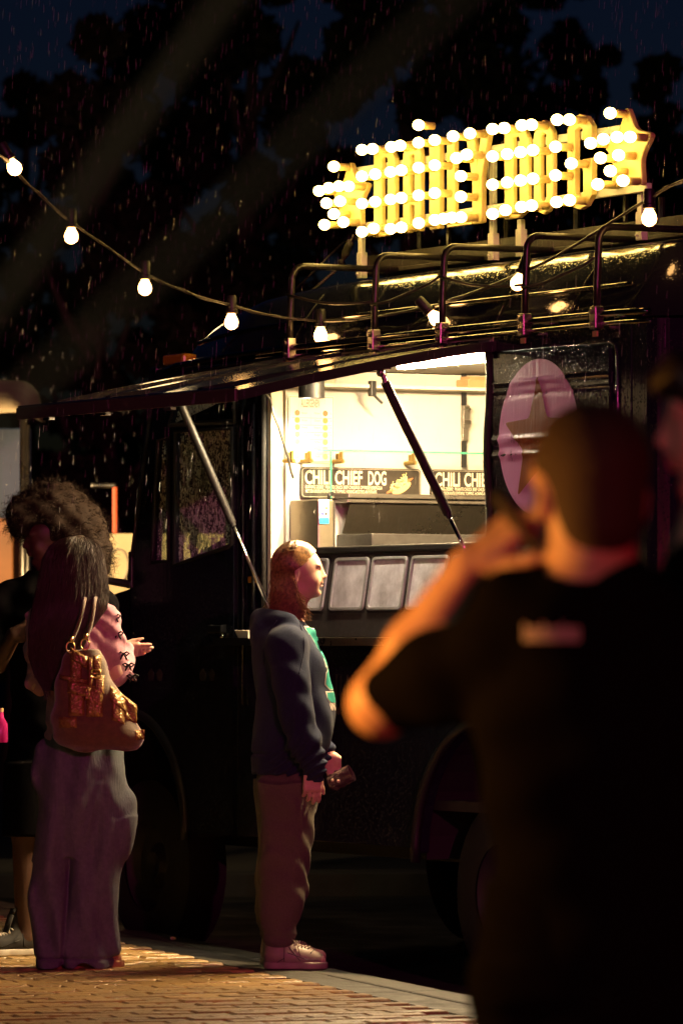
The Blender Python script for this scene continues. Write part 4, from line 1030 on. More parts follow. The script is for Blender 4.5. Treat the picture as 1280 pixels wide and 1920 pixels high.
    def mesh(s, name, m, parent=None, smooth_it=0):
        D = s.D; D[0] = D[-1] = .1; D[:, 0] = D[:, -1] = .1; D[:, :, 0] = D[:, :, -1] = .1
        neg = D < 0
        c8 = [(i, j, k) for i in (0, 1) for j in (0, 1) for k in (0, 1)]
        nx, ny, nz = D.shape
        S = lambda A, c: A[c[0]:nx-1+c[0], c[1]:ny-1+c[1], c[2]:nz-1+c[2]]
        cnt = sum(S(neg, c).astype(np.int8) for c in c8); act = (cnt > 0) & (cnt < 8)
        I = np.argwhere(act); n = len(I); pos = np.zeros((n, 3)); w = np.zeros(n)
        val = {c: D[I[:, 0]+c[0], I[:, 1]+c[1], I[:, 2]+c[2]] for c in c8}
        for a in c8:
            for ax in range(3):
                if a[ax] == 0:
                    b = list(a); b[ax] = 1; b = tuple(b); da, db = val[a], val[b]; mk = (da < 0) != (db < 0)
                    t = da[mk]/(da[mk]-db[mk]); pt = np.tile(np.array(a, float), (mk.sum(), 1)); pt[:, ax] += t; pos[mk] += pt; w[mk] += 1
        V = s.lo+s.h*(I+pos/w[:, None])
        idx = np.full((nx-1, ny-1, nz-1), -1, np.int64); idx[act] = np.arange(n); Q = []
        for ax in range(3):
            o1, o2 = [(1, 2), (2, 0), (0, 1)][ax]
            sa = [slice(1, -1)]*3; sb = [slice(1, -1)]*3; sa[ax] = slice(0, -1); sb[ax] = slice(1, None)
            A, B = neg[tuple(sa)], neg[tuple(sb)]; e = np.argwhere(A != B)
            if len(e) == 0: continue
            sg_ = A[tuple(e.T)]
            base = e.copy(); 
            for q in range(3):
                if q != ax: base[:, q] += 1
            def cell(d1, d2):
                g = base.copy(); g[:, o1] -= d1; g[:, o2] -= d2; return idx[g[:, 0], g[:, 1], g[:, 2]]
            q4 = np.stack([cell(1, 1), cell(0, 1), cell(0, 0), cell(1, 0)], 1); q4[~sg_] = q4[~sg_][:, ::-1]; Q.append(q4)
        Q = np.concatenate(Q)
        me = bpy.data.meshes.new(name); me.vertices.add(n); me.vertices.foreach_set('co', V.astype(np.float32).ravel())
        me.loops.add(len(Q)*4); me.loops.foreach_set('vertex_index', Q.astype(np.int32).ravel()); me.polygons.add(len(Q)); me.polygons.foreach_set('loop_start', (np.arange(len(Q))*4).astype(np.int32))
        me.update(calc_edges=True); me.validate(); me.materials.append(m); me.shade_smooth()
        o = bpy.data.objects.new(name, me); COL.objects.link(o)
        if parent: o.parent = parent
        if smooth_it: md = o.modifiers.new('s', 'SMOOTH'); md.iterations = smooth_it; md.factor = .5
        return o

def skinmat(name, col): return mat(name, col, .48, spec=.4, var=.10, vscale=30, sss=.12, bump=.12, bscale=220, bdist=.002)
M['skin_fair'] = skinmat('skin_fair', (.62, .40, .30)); M['skin_dark'] = skinmat('skin_brown', (.07, .033, .021)); M['skin_man'] = skinmat('skin_tan', (.55, .34, .24))
def cloth(name, col, bs=260, b=.5, **kw): return mat(name, col, .92, spec=.1, sheen=.04, bump=b, bscale=bs, bdist=.003, **kw)
M['hoodie'] = cloth('hoodie_fleece', (.018, .025, .050), var=.25, vscale=120)
M['sweats'] = cloth('sweatpants', (.105, .092, .068), var=.2, vscale=150)
M['blouse'] = cloth('pink_blouse', (.46, .24, .29), var=.2, vscale=45, bs=70, b=.6)
M['trousers'] = cloth('violet_denim', (.115, .128, .138), var=.22, vscale=60, bs=150, b=1.0, bstretch=(1, 1, .05))
M['blacktee'] = mat('black_shirt', (.0035, .003, .0035), .95, spec=.03, var=.3, vscale=50)
M['leather'] = mat('shoe_leather', (.26, .20, .16), .5, var=.2, vscale=25, bump=.2, bscale=120, bdist=.002)
M['sole'] = mat('shoe_sole', (.30, .24, .19), .6, var=.2, vscale=20)
M['suede'] = mat('tan_suede', (.42, .24, .09), .8, var=.15)
M['canvasblack'] = mat('black_canvas', (.015, .013, .012), .8)
M['white_toe'] = mat('shoe_white', (.55, .50, .42), .5, var=.2)

def fingers(S, wrist, d, side, palm_n, sc=1.0, curl=(.6, .7, .75, .8), thumb=(.5, .35), k=.006):
    """palm and five separate fingers: d = hand direction, side = towards the thumb, palm_n = where the palm faces"""
    d = Vector(d).normalized(); palm_n = Vector(palm_n); palm_n = (palm_n-d*palm_n.dot(d)).normalized(); side = Vector(side); side = (side-d*side.dot(d)-palm_n*side.dot(palm_n)).normalized()
    W = Vector(wrist); q = lambda a, b, c: W+d*a*sc+side*b*sc+palm_n*c*sc
    S.cone(q(-.01, 0, 0), q(.03, 0, 0), .026*sc, .028*sc, .012, flat=(palm_n, .72))
    for b0, b1 in ((-.022, -.030), (-.006, -.010), (.008, .010), (.018, .028)): S.cone(q(.02, b0, 0), q(.082, b1, .0), .015*sc, .0125*sc, .010)
    S.cone(q(.02, .018, .006), q(.05, .024, .010), .018*sc, .014*sc, .010)
    for i, (b, L, r) in enumerate(((.030, .074, .0088), (.010, .082, .0090), (-.010, .076, .0086), (-.030, .060, .0076))):
        p = q(.082-.004*abs(i-1), b, 0); an = curl[i]*.55; dirs = []
        for seg, f in ((.45, 1), (.30, 2.1), (.25, 3.0)):
            a = an*f; v = d*math.cos(a)+palm_n*math.sin(a)+side*(.06*(1.5-i)*.5); p2 = p+v*L*seg*sc; S.cone(p, p2, r*sc, r*.9*sc, k); p = p2
    p = q(.018, .026, .010); v = (d*math.cos(thumb[0])+side*math.sin(thumb[0])); p2 = p+v*.040*sc+palm_n*.008*sc; S.cone(p, p2, .0125*sc, .011*sc, .008)
    v2 = (v+palm_n*thumb[1]+d*.2).normalized(); p3 = p2+v2*.030*sc; S.cone(p2, p3, .0105*sc, .0095*sc, k); S.cone(p3, p3+(v2+palm_n*.15).normalized()*.024*sc, .0095*sc, .0075*sc, k)

def head(S, c, yaw=0.0, sc=1.0, pitch=0.0, fem=True, detail=True):
    """head around c (middle of the skull, at brow height), facing +X turned by yaw"""
    m = Matrix.Rotation(yaw, 4, 'Z') @ Matrix.Rotation(pitch, 4, 'Y'); C = Vector(c)
    q = lambda x, y, z: C+m @ Vector((x*sc, y*sc, z*sc)); E = lambda p, r, k=.02, op='+': S.ell(q(*p), [v*sc for v in r], k, op, rot=m)
    E((-.010, 0, .020), (.094, .073, .082)); E((.020, 0, -.005), (.074, .066, .075), .03)
    E((.045, 0, -.058), (.046, .050, .050), .03); E((.025, 0, -.085), (.050, .045, .030), .03)       # jaw
    E((.074, 0, -.100), (.018, .020, .016), .018)                                                     # chin
    for y in (-1, 1):
        E((.058, y*.036, -.045), (.026, .022, .024), .02)                                             # cheek
        E((.081, y*.032, .000), (.012, .014, .009), .008, '-')                                        # eye socket
        E((.073, y*.031, -.001), (.013, .013, .011), .005)                                            # eyeball under the lid
        E((.082, y*.030, .017), (.010, .022, .007), .012)                                             # brow
        # ear
        e = (-.012, y*.075, -.020); S.ell(q(*e), (.016*sc, .0075*sc, .029*sc), .006, '+', rot=m); S.ell(q(-.008, y*.084, -.018), (.009*sc, .006*sc, .017*sc), .004, '-', rot=m); S.ell(q(-.010, y*.076, -.046), (.009*sc, .006*sc, .010*sc), .005, '+', rot=m)
    S.cone(q(.088, 0, .012), q(.104, 0, -.024), .0075*sc, .0095*sc, .010); E((.106, 0, -.029), (.012, .011, .0095), .006)   # nose
    for y in (-1, 1): E((.098, y*.011, -.033), (.010, .007, .007), .005)
    E((.090, 0, -.046), (.012, .022, .010), .010)
    E((.0965, 0, -.0555), (.0085, .021, .0058), .004); E((.0935, 0, -.0680), (.0088, .018, .0062), .004); E((.0985, 0, -.0615), (.008, .022, .0014), .003, '-')
    E((.084, 0, -.080), (.010, .018, .007), .006, '-')
    return q, m

def ribbon_hair(name, paths, r, m, parent, n=3):
    vs = []; fs = []
    for P in paths:
        P = np.asarray(P); kx = len(P); o = len(vs)
        t = np.gradient(P, axis=0); t /= np.linalg.norm(t, axis=1)[:, None]+1e-9
        u = np.cross(t, np.array([.31, .52, .79])); u /= np.linalg.norm(u, axis=1)[:, None]+1e-9; v = np.cross(t, u)
        rr_ = r*random.uniform(.6, 1.2)*np.linspace(1, .35, kx)[:, None]
        for i in range(kx):
            for j in range(n):
                a = 2*math.pi*j/n; vs.append(P[i]+(u[i]*math.cos(a)+v[i]*math.sin(a))*rr_[i])
        for i in range(kx-1):
            for j in range(n): fs.append((o+i*n+j, o+i*n+(j+1) % n, o+(i+1)*n+(j+1) % n, o+(i+1)*n+j))
    me = bpy.data.meshes.new(name); me.from_pydata([tuple(v) for v in vs], [], fs); me.materials.append(m); me.shade_smooth()
    o = bpy.data.objects.new(name, me); COL.objects.link(o); o.parent = parent; return stuff(o)

def sneaker(name, parent, heel, ang, L=.27, upper=None, sole=None, w=.046, tongue=True, high=0.0):
    """one shoe: upper with toe cap, tongue and laces on a sole; heel = back of the sole on the ground"""
    upper = upper or M['leather']; sole = sole or M['sole']
    fr_ = Matrix.Translation(heel) @ Matrix.Rotation(ang, 4, 'Z')
    S = Sdf((-.02, -.07, -.005), (L+.02, .07, .20+high), .0035)
    k = L/.27
    S.chain([(.045*k, 0, .045), (.10*k, 0, .05), (.17*k, 0, .040), (.225*k, .0, .030)], [.042, .044, .040, .034], .03, flat=((0, 1, 0), w/.046))
    S.cone((.05*k, 0, .06), (.045*k, 0, .105+high), .042, .040, .03); S.cone((.10*k, 0, .085), (.085*k, 0, .118+high), .026, .020, .02)
    S.cut((0, 0, .022), (0, 0, -1)); S.cut((0, 0, .125+high), (-.10, 0, 1))
    S.cone((.048*k, 0, .10+high), (.048*k, 0, .16+high), .029, .034, .008, '-')
    up = S.mesh('shoe', upper, parent, 2); up.matrix_local = fr_
    S = Sdf((-.02, -.07, -.005), (L+.02, .07, .05), .0035)
    S.chain([(.045*k, 0, .013), (.11*k, 0, .013), (.19*k, 0, .013), (.222*k, .0, .015)], [.048, .046, .050, .046], .02)
    S.cut((0, 0, 0), (0, 0, -1)); S.cut((0, 0, .027), (0, 0, 1))
    S.mesh('sole', sole, up, 1)
    bpy.context.view_layer.update(); bs = BVHTree.FromObject(up, bpy.context.evaluated_depsgraph_get())
    def top(x, y): h = bs.ray_cast(Vector((x, y, .19)), Vector((0, 0, -1)))[0]; return Vector((x, y, (h.z if h else .03)+.002))
    def side(x, z, s): h = bs.ray_cast(Vector((x, s*.2, z)), Vector((0, -s, 0)))[0]; return Vector((x, (h.y if h else s*.04)+s*.0015, z))
    mb = MB()
    for i in range(6):
        t = i/5; x = (.118+.070*t)*k; hw = .022+.004*t
        mb.tube([top(x+.006*(1-abs(v)), v*hw) for v in np.linspace(-1, 1, 7)], .0032, 5)
        if i < 5: mb.tube([top(x+.014*(v+1)/2*k, v*hw) for v in np.linspace(-1, 1, 7)], .0026, 5)
    a = top(.125*k, -.012); mb.tube([a, a+Vector((.012, -.02, .004)), side(.15*k, .070, -1)+Vector((0, -.004, 0)), side(.158*k, .050, -1)+Vector((0, -.003, 0))], .0026, 5)
    mb.tube([a, a+Vector((-.004, -.022, .012)), a+Vector((.010, -.034, -.006)), a+Vector((.016, -.012, -.004))], .0024, 5)
    mb.build('laces', sole, up, smooth=True)
    mb = MB()
    for s in (-1, 1):
        mb.tube([side(.085*k+.0*z, z, s) for z in np.linspace(.030, .088, 7)], .0016, 4)
        mb.tube([side(x*k, .052+.55*(x-.10), s) for x in np.linspace(.035, .085, 6)], .0016, 4)
        mb.tube([side(x*k, .036+.9*max(0, .19-x)*.35, s) for x in np.linspace(.10, .235, 9)], .0016, 4)
        mb.tube([side(.105*k+.05*k*t, .085-.052*t, s) for t in np.linspace(0, 1, 6)], .0018, 4)
    mb.tube([top(.200*k+.012*(1-v*v), v*.036) for v in np.linspace(-1, 1, 9)], .0016, 4)
    mb.build('stitching', M['trim'], up, smooth=True)
    if tongue:
        mb = MB(); P = [(.175*k, .062), (.14*k, .085), (.112*k, .112+high), (.100*k, .136+high)]
        for i in range(3): 
            (xa, za), (xb, zb) = P[i], P[i+1]; mb.add([(xa, -.017, za), (xa, .017, za), (xb, .021, zb), (xb, -.021, zb)], [(0, 1, 2, 3)])
        o = mb.build('tongue', upper, up, smooth=True); md = o.modifiers.new('s', 'SOLIDIFY'); md.thickness = .008
    return up
# ------------------------------------------------------------------ woman in the hoodie (profile, faces +X)
WS = 479.0
WB = Vector(((545-640)/FPX*20.02, 20.02, 0))
def wz(py): return (1810-py)/WS
def wx(px): return (px-545)/WS
HWc = (wx(560), 0, wz(1068))
S = Sdf((-.17, -.26, .0), (.20, .30, 1.68), .0036)
q, hm = head(S, HWc, 0, .93)
S.cone((-.01, 0, 1.34), (.02, 0, 1.46), .062, .053, .03)                                                     # neck
S.loft([(.84, -.09, .08, -.11, .11), (.95, -.11, .13, -.14, .14), (1.1, -.12, .10, -.15, .15), (1.28, -.12, .05, -.17, .17), (1.36, -.07, .03, -.08, .08)], .03)
for y in (-1, 1):
    S.cone((-.01, y*.085, .84), (-.02, y*.12, .45), .058, .05, .03); S.cone((-.02, y*.12, .45), (-.035, y*.13, .06), .05, .036, .02); S.cone((-.04, y*.13, .05), (.11, y*.14, .03), .036, .028, .02)
# near arm hangs, hand with curled fingers; far arm reaches forward and holds the glass
RS, RE, RW = (-.02, -.205, 1.27), (.005, -.225, 1.0), (.085, -.215, .775)
S.chain([RS, RE, RW], [.045, .038, .026], .02); fingers(S, RW, (.02, .02, -1), (1, .12, 0), (-.25, 1, .0), .92, curl=(.55, .62, .72, .8), thumb=(.35, .25))
LS, LE, LW = (-.02, .19, 1.27), (.03, .22, 1.0), (.145, .19, .82)
S.chain([LS, LE, LW], [.045, .038, .027], .02); fingers(S, LW, (.45, -.10, -.9), (.9, .1, .5), (.1, -.95, -.1), .92, curl=(.75, .8, .85, .9), thumb=(.6, .5))
W = S.mesh('person', M['skin_fair'], None, 2); W.location = WB
tag(W, 'woman in profile in navy hoodie and brown sweatpants waiting before the lit hatch', 'person')
for nm, yy in (('eye', -1), ('eye', 1)):
    mb = MB(); c = q(.0745, yy*.031, -.001); mb.ball(tuple(c), .0112*.93, 12); mb.m = 1
    o = mb.build('eye', [mat('eye_white', (.6, .55, .5), .2)], W, smooth=True)
    c2 = q(.0838, yy*.0325, -.001); MB().ball(tuple(c2), .0045, 10, (.5, 1, 1)).build('iris', mat('iris', (.03, .03, .03), .15), o, smooth=True)
    P = [q(.0838-.006*abs(t)**2, yy*(.031+.013*t), .0085-.003*t*t) for t in np.linspace(-1, 1, 7)]
    MB().tube(P, [.0008, .0018, .0022, .0024, .0022, .0016, .0008], 5).build('eyelashes', mat('lash', (.05, .03, .02), .7), o, smooth=True)
    P = [q(.0915-.012*((t+.6)/1.6)**2, yy*(.030+.018*t), .021+.005*t-.005*t*t) for t in np.linspace(-1, 1, 8)]
    MB().tube(P, [.002, .0034, .0038, .0036, .0032, .0026, .002, .001], 6).build('eyebrow', mat('brow_hair', (.14, .075, .04), .8), W, smooth=True)
MB().ball(tuple(q(.0955, 0, -.0555)), .0068, 12, (.75, 2.6, .62)).ball(tuple(q(.0930, 0, -.0680)), .0068, 12, (.8, 2.3, .72)).build('lips', skinmat('lip_skin', (.50, .22, .19)), W, smooth=True)
# hoodie
S = Sdf((-.22, -.31, .72), (.24, .31, 1.42), .0045)
rows = []
for py, b, f, hw in ((1450, 473, 601, .182), (1435, 472, 604, .184), (1415, 471, 611, .190), (1395, 471, 619, .190), (1370, 475, 625, .182), (1340, 480, 627.5, .175), (1300, 480, 624, .170), (1270, 477, 616, .172), (1240, 474, 606, .180), (1215, 473, 596, .185), (1195, 474, 588, .175), (1175, 479, 578, .140), (1160, 492, 570, .10), (1148, 500, 564, .075)):
    rows.append((wz(py), wx(b), wx(f), -hw, hw))
S.loft(rows, .02, p=2.15)
S.ell((wx(578), -.075, wz(1255)), (.055, .07, .07), .05); S.ell((wx(578), .075, wz(1255)), (.055, .07, .07), .05)
# hood lying on the back and round the neck
for t in np.linspace(-1, 1, 9):
    a = t*2.3; S.ell((wx(530)-.085*math.cos(a*.75)+.01, .105*math.sin(a*.75), wz(1163)+.012-.018*abs(t)), (.036, .04, .030), .022)
S.ell((wx(487), 0, wz(1172)), (.036, .11, .05), .03); S.ell((wx(484), 0, wz(1192)), (.026, .09, .035), .03)
S.chain([(wx(566), -.07, wz(1172)), (wx(582), -.03, wz(1186)), (wx(590), 0, wz(1200))], [.02, .014, .008], .012)
S.cone((.01, 0, 1.34), (.02, 0, 1.46), .066, .062, .01, '-')
# sleeves
sh = (-.012, -.185, 1.245); el = (.022, -.232, 1.0); wr = (wx(589), -.218, wz(1432))
S.chain([(-.012, -.13, 1.268), sh, (.004, -.222, 1.12), el, (.055, -.232, .88), wr], [.070, .078, .070, .066, .062, .050], .03)
S.cone((wx(585), -.219, wz(1428)), (wx(589), -.216, wz(1446)), .044, .040, .004)
sh2 = (-.012, .185, 1.245); el2 = (.045, .23, 1.0); wr2 = (.128, .20, .845)
S.chain([(-.012, .13, 1.268), sh2, (.02, .222, 1.12), el2, (.09, .225, .90), wr2], [.075, .086, .078, .070, .056, .044], .03)
S.cone((.13, .198, .84), (.137, .195, .825), .040, .037, .004)
# armhole shadow line and folds
def wr_fn(X, Y, Z):
    arm = smoothstep(-.13, -.19, Y)+smoothstep(.13, .19, Y)
    fold = np.sin(95*Z+18*np.sin(9*X+3)+7*np.sin(14*Z+2)+22*X)*smoothstep(1.10, .80, Z)*.0060+np.sin(62*Z+40*X+4*np.sin(20*Y))*.0016
    body = np.sin(34*X+30*Z+5*np.sin(10*Y))*.0042*smoothstep(.78, 1.0, Z)+np.sin(55*Y+16*Z)*.0022*smoothstep(.95, .80, Z)
    hemline = np.exp(-((Z-(wz(1412)+.0*X))/.006)**2)*.010*(1-arm)
    return arm*fold+(1-arm)*body+hemline
S.ripple(wr_fn)
S.cone((-.05, -.26, 1.36), (-.075, -.265, 1.18), .002, .002, .004, '-')
ho = S.mesh('hoodie', M['hoodie'], W, 1)
bpy.context.view_layer.update(); bvh_ = BVHTree.FromObject(ho, bpy.context.evaluated_depsgraph_get())
def onside(px, py): h = bvh_.ray_cast(Vector((wx(px), -.6, wz(py))), Vector((0, 1, 0)))[0]; return Vector((wx(px), (h.y if h else -.2)-.001, wz(py)))
for P in (((563, 1170), (570, 1195), (571, 1220), (566, 1245), (562, 1262)), ((520, 1163), (505, 1185), (497, 1215), (495, 1245)), ((578, 1428), (586, 1426), (596, 1422)), ((478, 1415), (500, 1416), (530, 1417), (560, 1416))):
    MB().tube(smoothpath([onside(*p) for p in P], 4), .0022, 5).build('seam', M['hoodie'], ho, smooth=True)
MB().tube([(wx(586), -.012, wz(1178)), (wx(592), -.006, wz(1195)), (wx(601), -.002, wz(1222))], .0035, 6).build('zip', M['chrome'], ho, smooth=True)
# print on the chest, laid on the cloth
bpy.context.view_layer.update(); dg = bpy.context.evaluated_depsgraph_get()
bv = BVHTree.FromObject(ho, dg)
def lay(poly, holes, lift, m, nm, edge=0.0):
    bm = bmesh.new()
    allp = [poly]+holes; loops = []
    for lp in allp:
        L = []
        for i in range(len(lp)):
            (a, b), (c, d) = lp[i], lp[(i+1) % len(lp)]; nseg = max(1, int(math.hypot(c-a, d-b)/.006))
            for k in range(nseg): L.append((a+(c-a)*k/nseg, b+(d-b)*k/nseg))
        loops.append(L)
    for L in loops:
        vv = [bm.verts.new((p[0], p[1], 0)) for p in L]
        for i in range(len(vv)): bm.edges.new((vv[i], vv[(i+1) % len(vv)]))
    bmesh.ops.triangle_fill(bm, edges=bm.edges[:], use_beauty=True, normal=(0, 0, 1))
    bmesh.ops.subdivide_edges(bm, edges=bm.edges[:], cuts=3, use_grid_fill=True)
    vs = []
    bm.verts.index_update()
    for v in bm.verts:
        h = bv.ray_cast(Vector((.5, v.co.x, v.co.y)), Vector((-1, 0, 0)))[0]
        vs.append((h.x+lift, v.co.x, v.co.y) if h else (0, v.co.x, v.co.y))
    fs = [[v.index for v in f.verts] for f in bm.faces]; bm.free()
    return MB().add(vs, fs).build(nm, m, ho, smooth=True)
M['teal'] = mat('teal_print', (.02, .30, .25), .7); M['whiteprint'] = mat('white_print', (.72, .62, .55), .7)
Xp = [(0, 0), (.42, 0), (.42, .16), (.36, .16), (.5, .36), (.64, .16), (.58, .16), (.58, 0), (1, 0), (1, .16), (.90, .16), (.63, .5), (.88, .84), (.98, .84), (.98, 1), (.58, 1), (.58, .84), (.62, .84), (.5, .66), (.38, .84), (.42, .84), (.42, 1), (.02, 1), (.02, .84), (.12, .84), (.37, .5), (.10, .16), (0, .16)]
Np = [(.16, 0), (.84, 0), (1, .14), (1, .86), (.84, 1), (.16, 1), (0, .86), (0, .54), (.16, .40), (.64, .40), (.64, .17), (.36, .17), (.36, .30), (0, .30), (0, .14)]
Nh = [[(.36, .56), (.64, .56), (.64, .83), (.36, .83)]]
def sc_(P, y0, z0, w_, h_): return [(y0+a*w_, z0+b*h_) for a, b in P]
def off(P, e):
    n = len(P); A = sum(P[i][0]*P[(i+1) % n][1]-P[(i+1) % n][0]*P[i][1] for i in range(n)); sg2 = 1 if A > 0 else -1; out = []
    for i in range(n):
        p0, p1, p2 = P[i-1], P[i], P[(i+1) % n]
        d1 = Vector((p1[0]-p0[0], p1[1]-p0[1])).normalized(); d2 = Vector((p2[0]-p1[0], p2[1]-p1[1])).normalized()
        n1 = Vector((d1.y, -d1.x))*sg2; n2 = Vector((d2.y, -d2.x))*sg2; mm = (n1+n2); mm = mm.normalized() if mm.length > .01 else n1
        kk = e/max(.4, mm.dot(n1)); out.append((p1[0]+mm.x*kk, p1[1]+mm.y*kk))
    return out
for P, H, z0, hh in ((Xp, [], wz(1248), .150), (Np, Nh, wz(1317), .134)):
    P_ = sc_(P, -.092, z0, .184, hh); H_ = [sc_(h, -.092, z0, .184, hh) for h in H]
    lay(off(P_, .005), [off(h, -.005) for h in H_], .0016, M['whiteprint'], 'print_outline'); lay(P_, H_, .0030, M['teal'], 'print_letter')
for body, zz, wd, hh in (('VINTAGE', wz(1331), .17, 1.3), ('CALIFORNIA', wz(1197), .13, 1.2)):
    v_, f_ = text_poly(body, .03, wd, .0006, 'CENTER'); vs = []
    for a, b in v_:
        h = bv.ray_cast(Vector((.5, a, zz+b*hh)), Vector((-1, 0, 0)))[0]; vs.append((h.x+.003 if h else 0, a, zz+b*hh))
    if body == 'VINTAGE': MB().add(vs, f_).build('print_word', M['whiteprint'], ho)
# sweatpants
S = Sdf((-.2, -.26, .07), (.2, .26, .86), .005)
S.loft([(.84, wx(492), wx(586), -.15, .15), (.79, wx(488), wx(590), -.155, .155), (.74, wx(483), wx(598), -.172, .172), (.66, wx(486), wx(597), -.18, .18), (.60, wx(489), wx(592), -.175, .175)], .02, p=2.3)
for y, dx, zz in ((-1, 0, 0), (1, -.018, .01)):
    rows = [(.72, wx(484), wx(598)), (.60, wx(489), wx(593)), (.50, wx(490), wx(588)), (.40, wx(489), wx(581)), (.30, wx(487), wx(577)), (.20, wx(488), wx(565)), (.15, wx(490), wx(557)), (.125, wx(492), wx(558)), (.10, wx(495), wx(556)), (.085, wx(500), wx(550))]
    cy = {.72: .095, .60: .10, .50: .108, .40: .115, .30: .122, .20: .128, .15: .13, .125: .13, .10: .13, .085: .13}
    S.loft([(z+zz, a+dx, b+dx, y*cy[z]-(b-a)*.43, y*cy[z]+(b-a)*.43) for z, a, b in rows], .02 if y < 0 else .015)
S.ripple(lambda X, Y, Z: np.sin(30*Z+26*X+6*np.sin(12*Y+5*Z))*.0038*smoothstep(.10, .3, Z)+np.sin(120*Z+20*X)*.003*smoothstep(.24, .12, Z)+np.sin(48*X-16*Z+3*np.sin(11*Z))*.003)
S.mesh('trousers', M['sweats'], W, 1)
for y, dx in ((-1, 0), (1, -.018)):
    MB().tube([(wx(525)+dx, y*.13, .06), (wx(523)+dx, y*.13, .14)], .042, 14).build('sock', M['canvasblack'], W, smooth=True)
    sneaker('shoe', W, Vector((wx(499)+dx, y*.13, 0)), R(-2 if y < 0 else 3), .238)
# wet shoulder-long hair: parted on top, tucked behind the ear
M['hair_light'] = mat('wet_brown_hair', (.38, .21, .075), .36, spec=.5, col2=(.07, .03, .013), vscale=95)
S = Sdf((-.15, -.13, 1.25), (.16, .13, 1.68), .004)
S.ell(q(-.013, 0, .028), (.089, .071, .077), .01, rot=hm); S.ell(q(-.045, 0, -.03), (.058, .068, .075), .03, rot=hm); S.cone(q(-.055, 0, -.05), q(-.055, 0, -.17), .062, .055, .03, flat=((1, 0, 0), .7))
S.ell(q(.090, 0, -.02), (.075, .10, .095), .012, '-', rot=hm)
for y in (-1, 1): S.ell(q(.015, y*.085, -.045), (.036, .040, .048), .012, '-', rot=hm)
M['hair_root'] = mat('wet_hair_roots', (.075, .038, .018), .5, spec=.4, var=.4, vscale=60)
hb = S.mesh('hair', M['hair_root'], W, 2)
paths = []; rr = np.random.default_rng(4)
for i in range(1900):
    sd = -1 if rr.random() < .66 else 1; u = rr.random()**1.5
    px_ = .070-.150*u                                # along the parting
    p0 = np.array([px_, sd*.003, 0]); x0 = px_
    th = rr.random(); back = max(0, .02-px_)
    # azimuth reached at ear level: front strands sweep back behind the ear
    xe = -.034-.066*u+rr.normal(0, .008)
    pts = []; out = 1.05+.075*rr.random()
    zt0 = .030+.082*math.sqrt(max(.02, 1-((px_+.012)/.098)**2))*out
    lay_ = rr.random()
    for t in np.linspace(0, 1, 8):                   # over the skull to the ear
        a = t*1.50; x = px_*(1-t**2.6)+xe*t**2.6; wy = .075*math.sqrt(max(.08, 1-((x+.012)/.106)**2))*out
        z = zt0-(zt0+.012)*(1-math.cos(a)); pts.append([x, sd*(.003+wy*math.sin(a)), z])
    zend = -.165-.055*rr.random()+(.0 if lay_ < .8 else .05); zs0 = pts[-1][2]; ph = rr.random()*6.28; am = rr.uniform(.004, .017); fw = rr.uniform(.0, .075) if u < .45 else rr.uniform(-.028, .02)
    for t in np.linspace(.12, 1, 13):
        z = zs0+(zend-zs0)*t; x = xe+fw*t**3.2+am*(.4+t)*math.sin(ph+t*9.5); y = pts[7][1]*(1-.10*t)+sd*am*t*math.cos(ph+t*7)*.8
        pts.append([x, y, z])
    paths.append([tuple(q(*p)) for p in pts])
for i in range(260):                                 # back of the head
    a = rr.uniform(-1.2, 1.2); pts = []; out = 1.02+.07*rr.random()
    for t in np.linspace(0, 1, 8):
        e = t*1.55; pts.append([-.012-.098*math.sin(e)*math.cos(a)*out, .074*math.sin(e)*math.sin(a)*out, .025+.085*math.cos(e)*out])
    ph = rr.random()*6.28; zend = -.15-.05*rr.random(); b0 = pts[-1]
    for t in np.linspace(.12, 1, 12): pts.append([b0[0]+.02*t+.008*t*math.sin(ph+8*t), b0[1]*(1-.1*t)+.006*t*math.cos(ph+8*t), b0[2]+(zend-b0[2])*t])
    paths.append([tuple(q(*p)) for p in pts])
ribbon_hair('hair_strands', paths, .0027, M['hair_light'], hb)
# glass in her far hand
gp = Vector((wx(636), .165, wz(1462)))+WB
t = thing('drinking_glass', 'dimpled clear glass tumbler with dark drink held low by the hooded woman', 'glass', gp)
t.rotation_euler = (R(12), R(62), 0)
M['tumbler'] = mat('tumbler_glass', (.35, .22, .2), .04, trans=.75, spec=.8)
MB().lathe([(0, -.045), (.026, -.045), (.031, -.04), (.036, .055), (.033, .055), (.029, -.034), (0, -.034)], 24).build('tumbler', M['tumbler'], t, smooth='auto')
MB().lathe([(0, -.033), (.0285, -.033), (.031, .015), (0, .015)], 24).build('drink', mat('dark_drink', (.12, .02, .02), .1, trans=.3), t, smooth='auto')
for k in range(3):
    for j in range(9):
        a = 2*math.pi*(j+.5*(k % 2))/9; MB().ball((.0335*math.cos(a), .0335*math.sin(a), -.025+.026*k), .008, 8, (.5, .5, 1)).build('dimple', M['tumbler'], t, smooth=True)
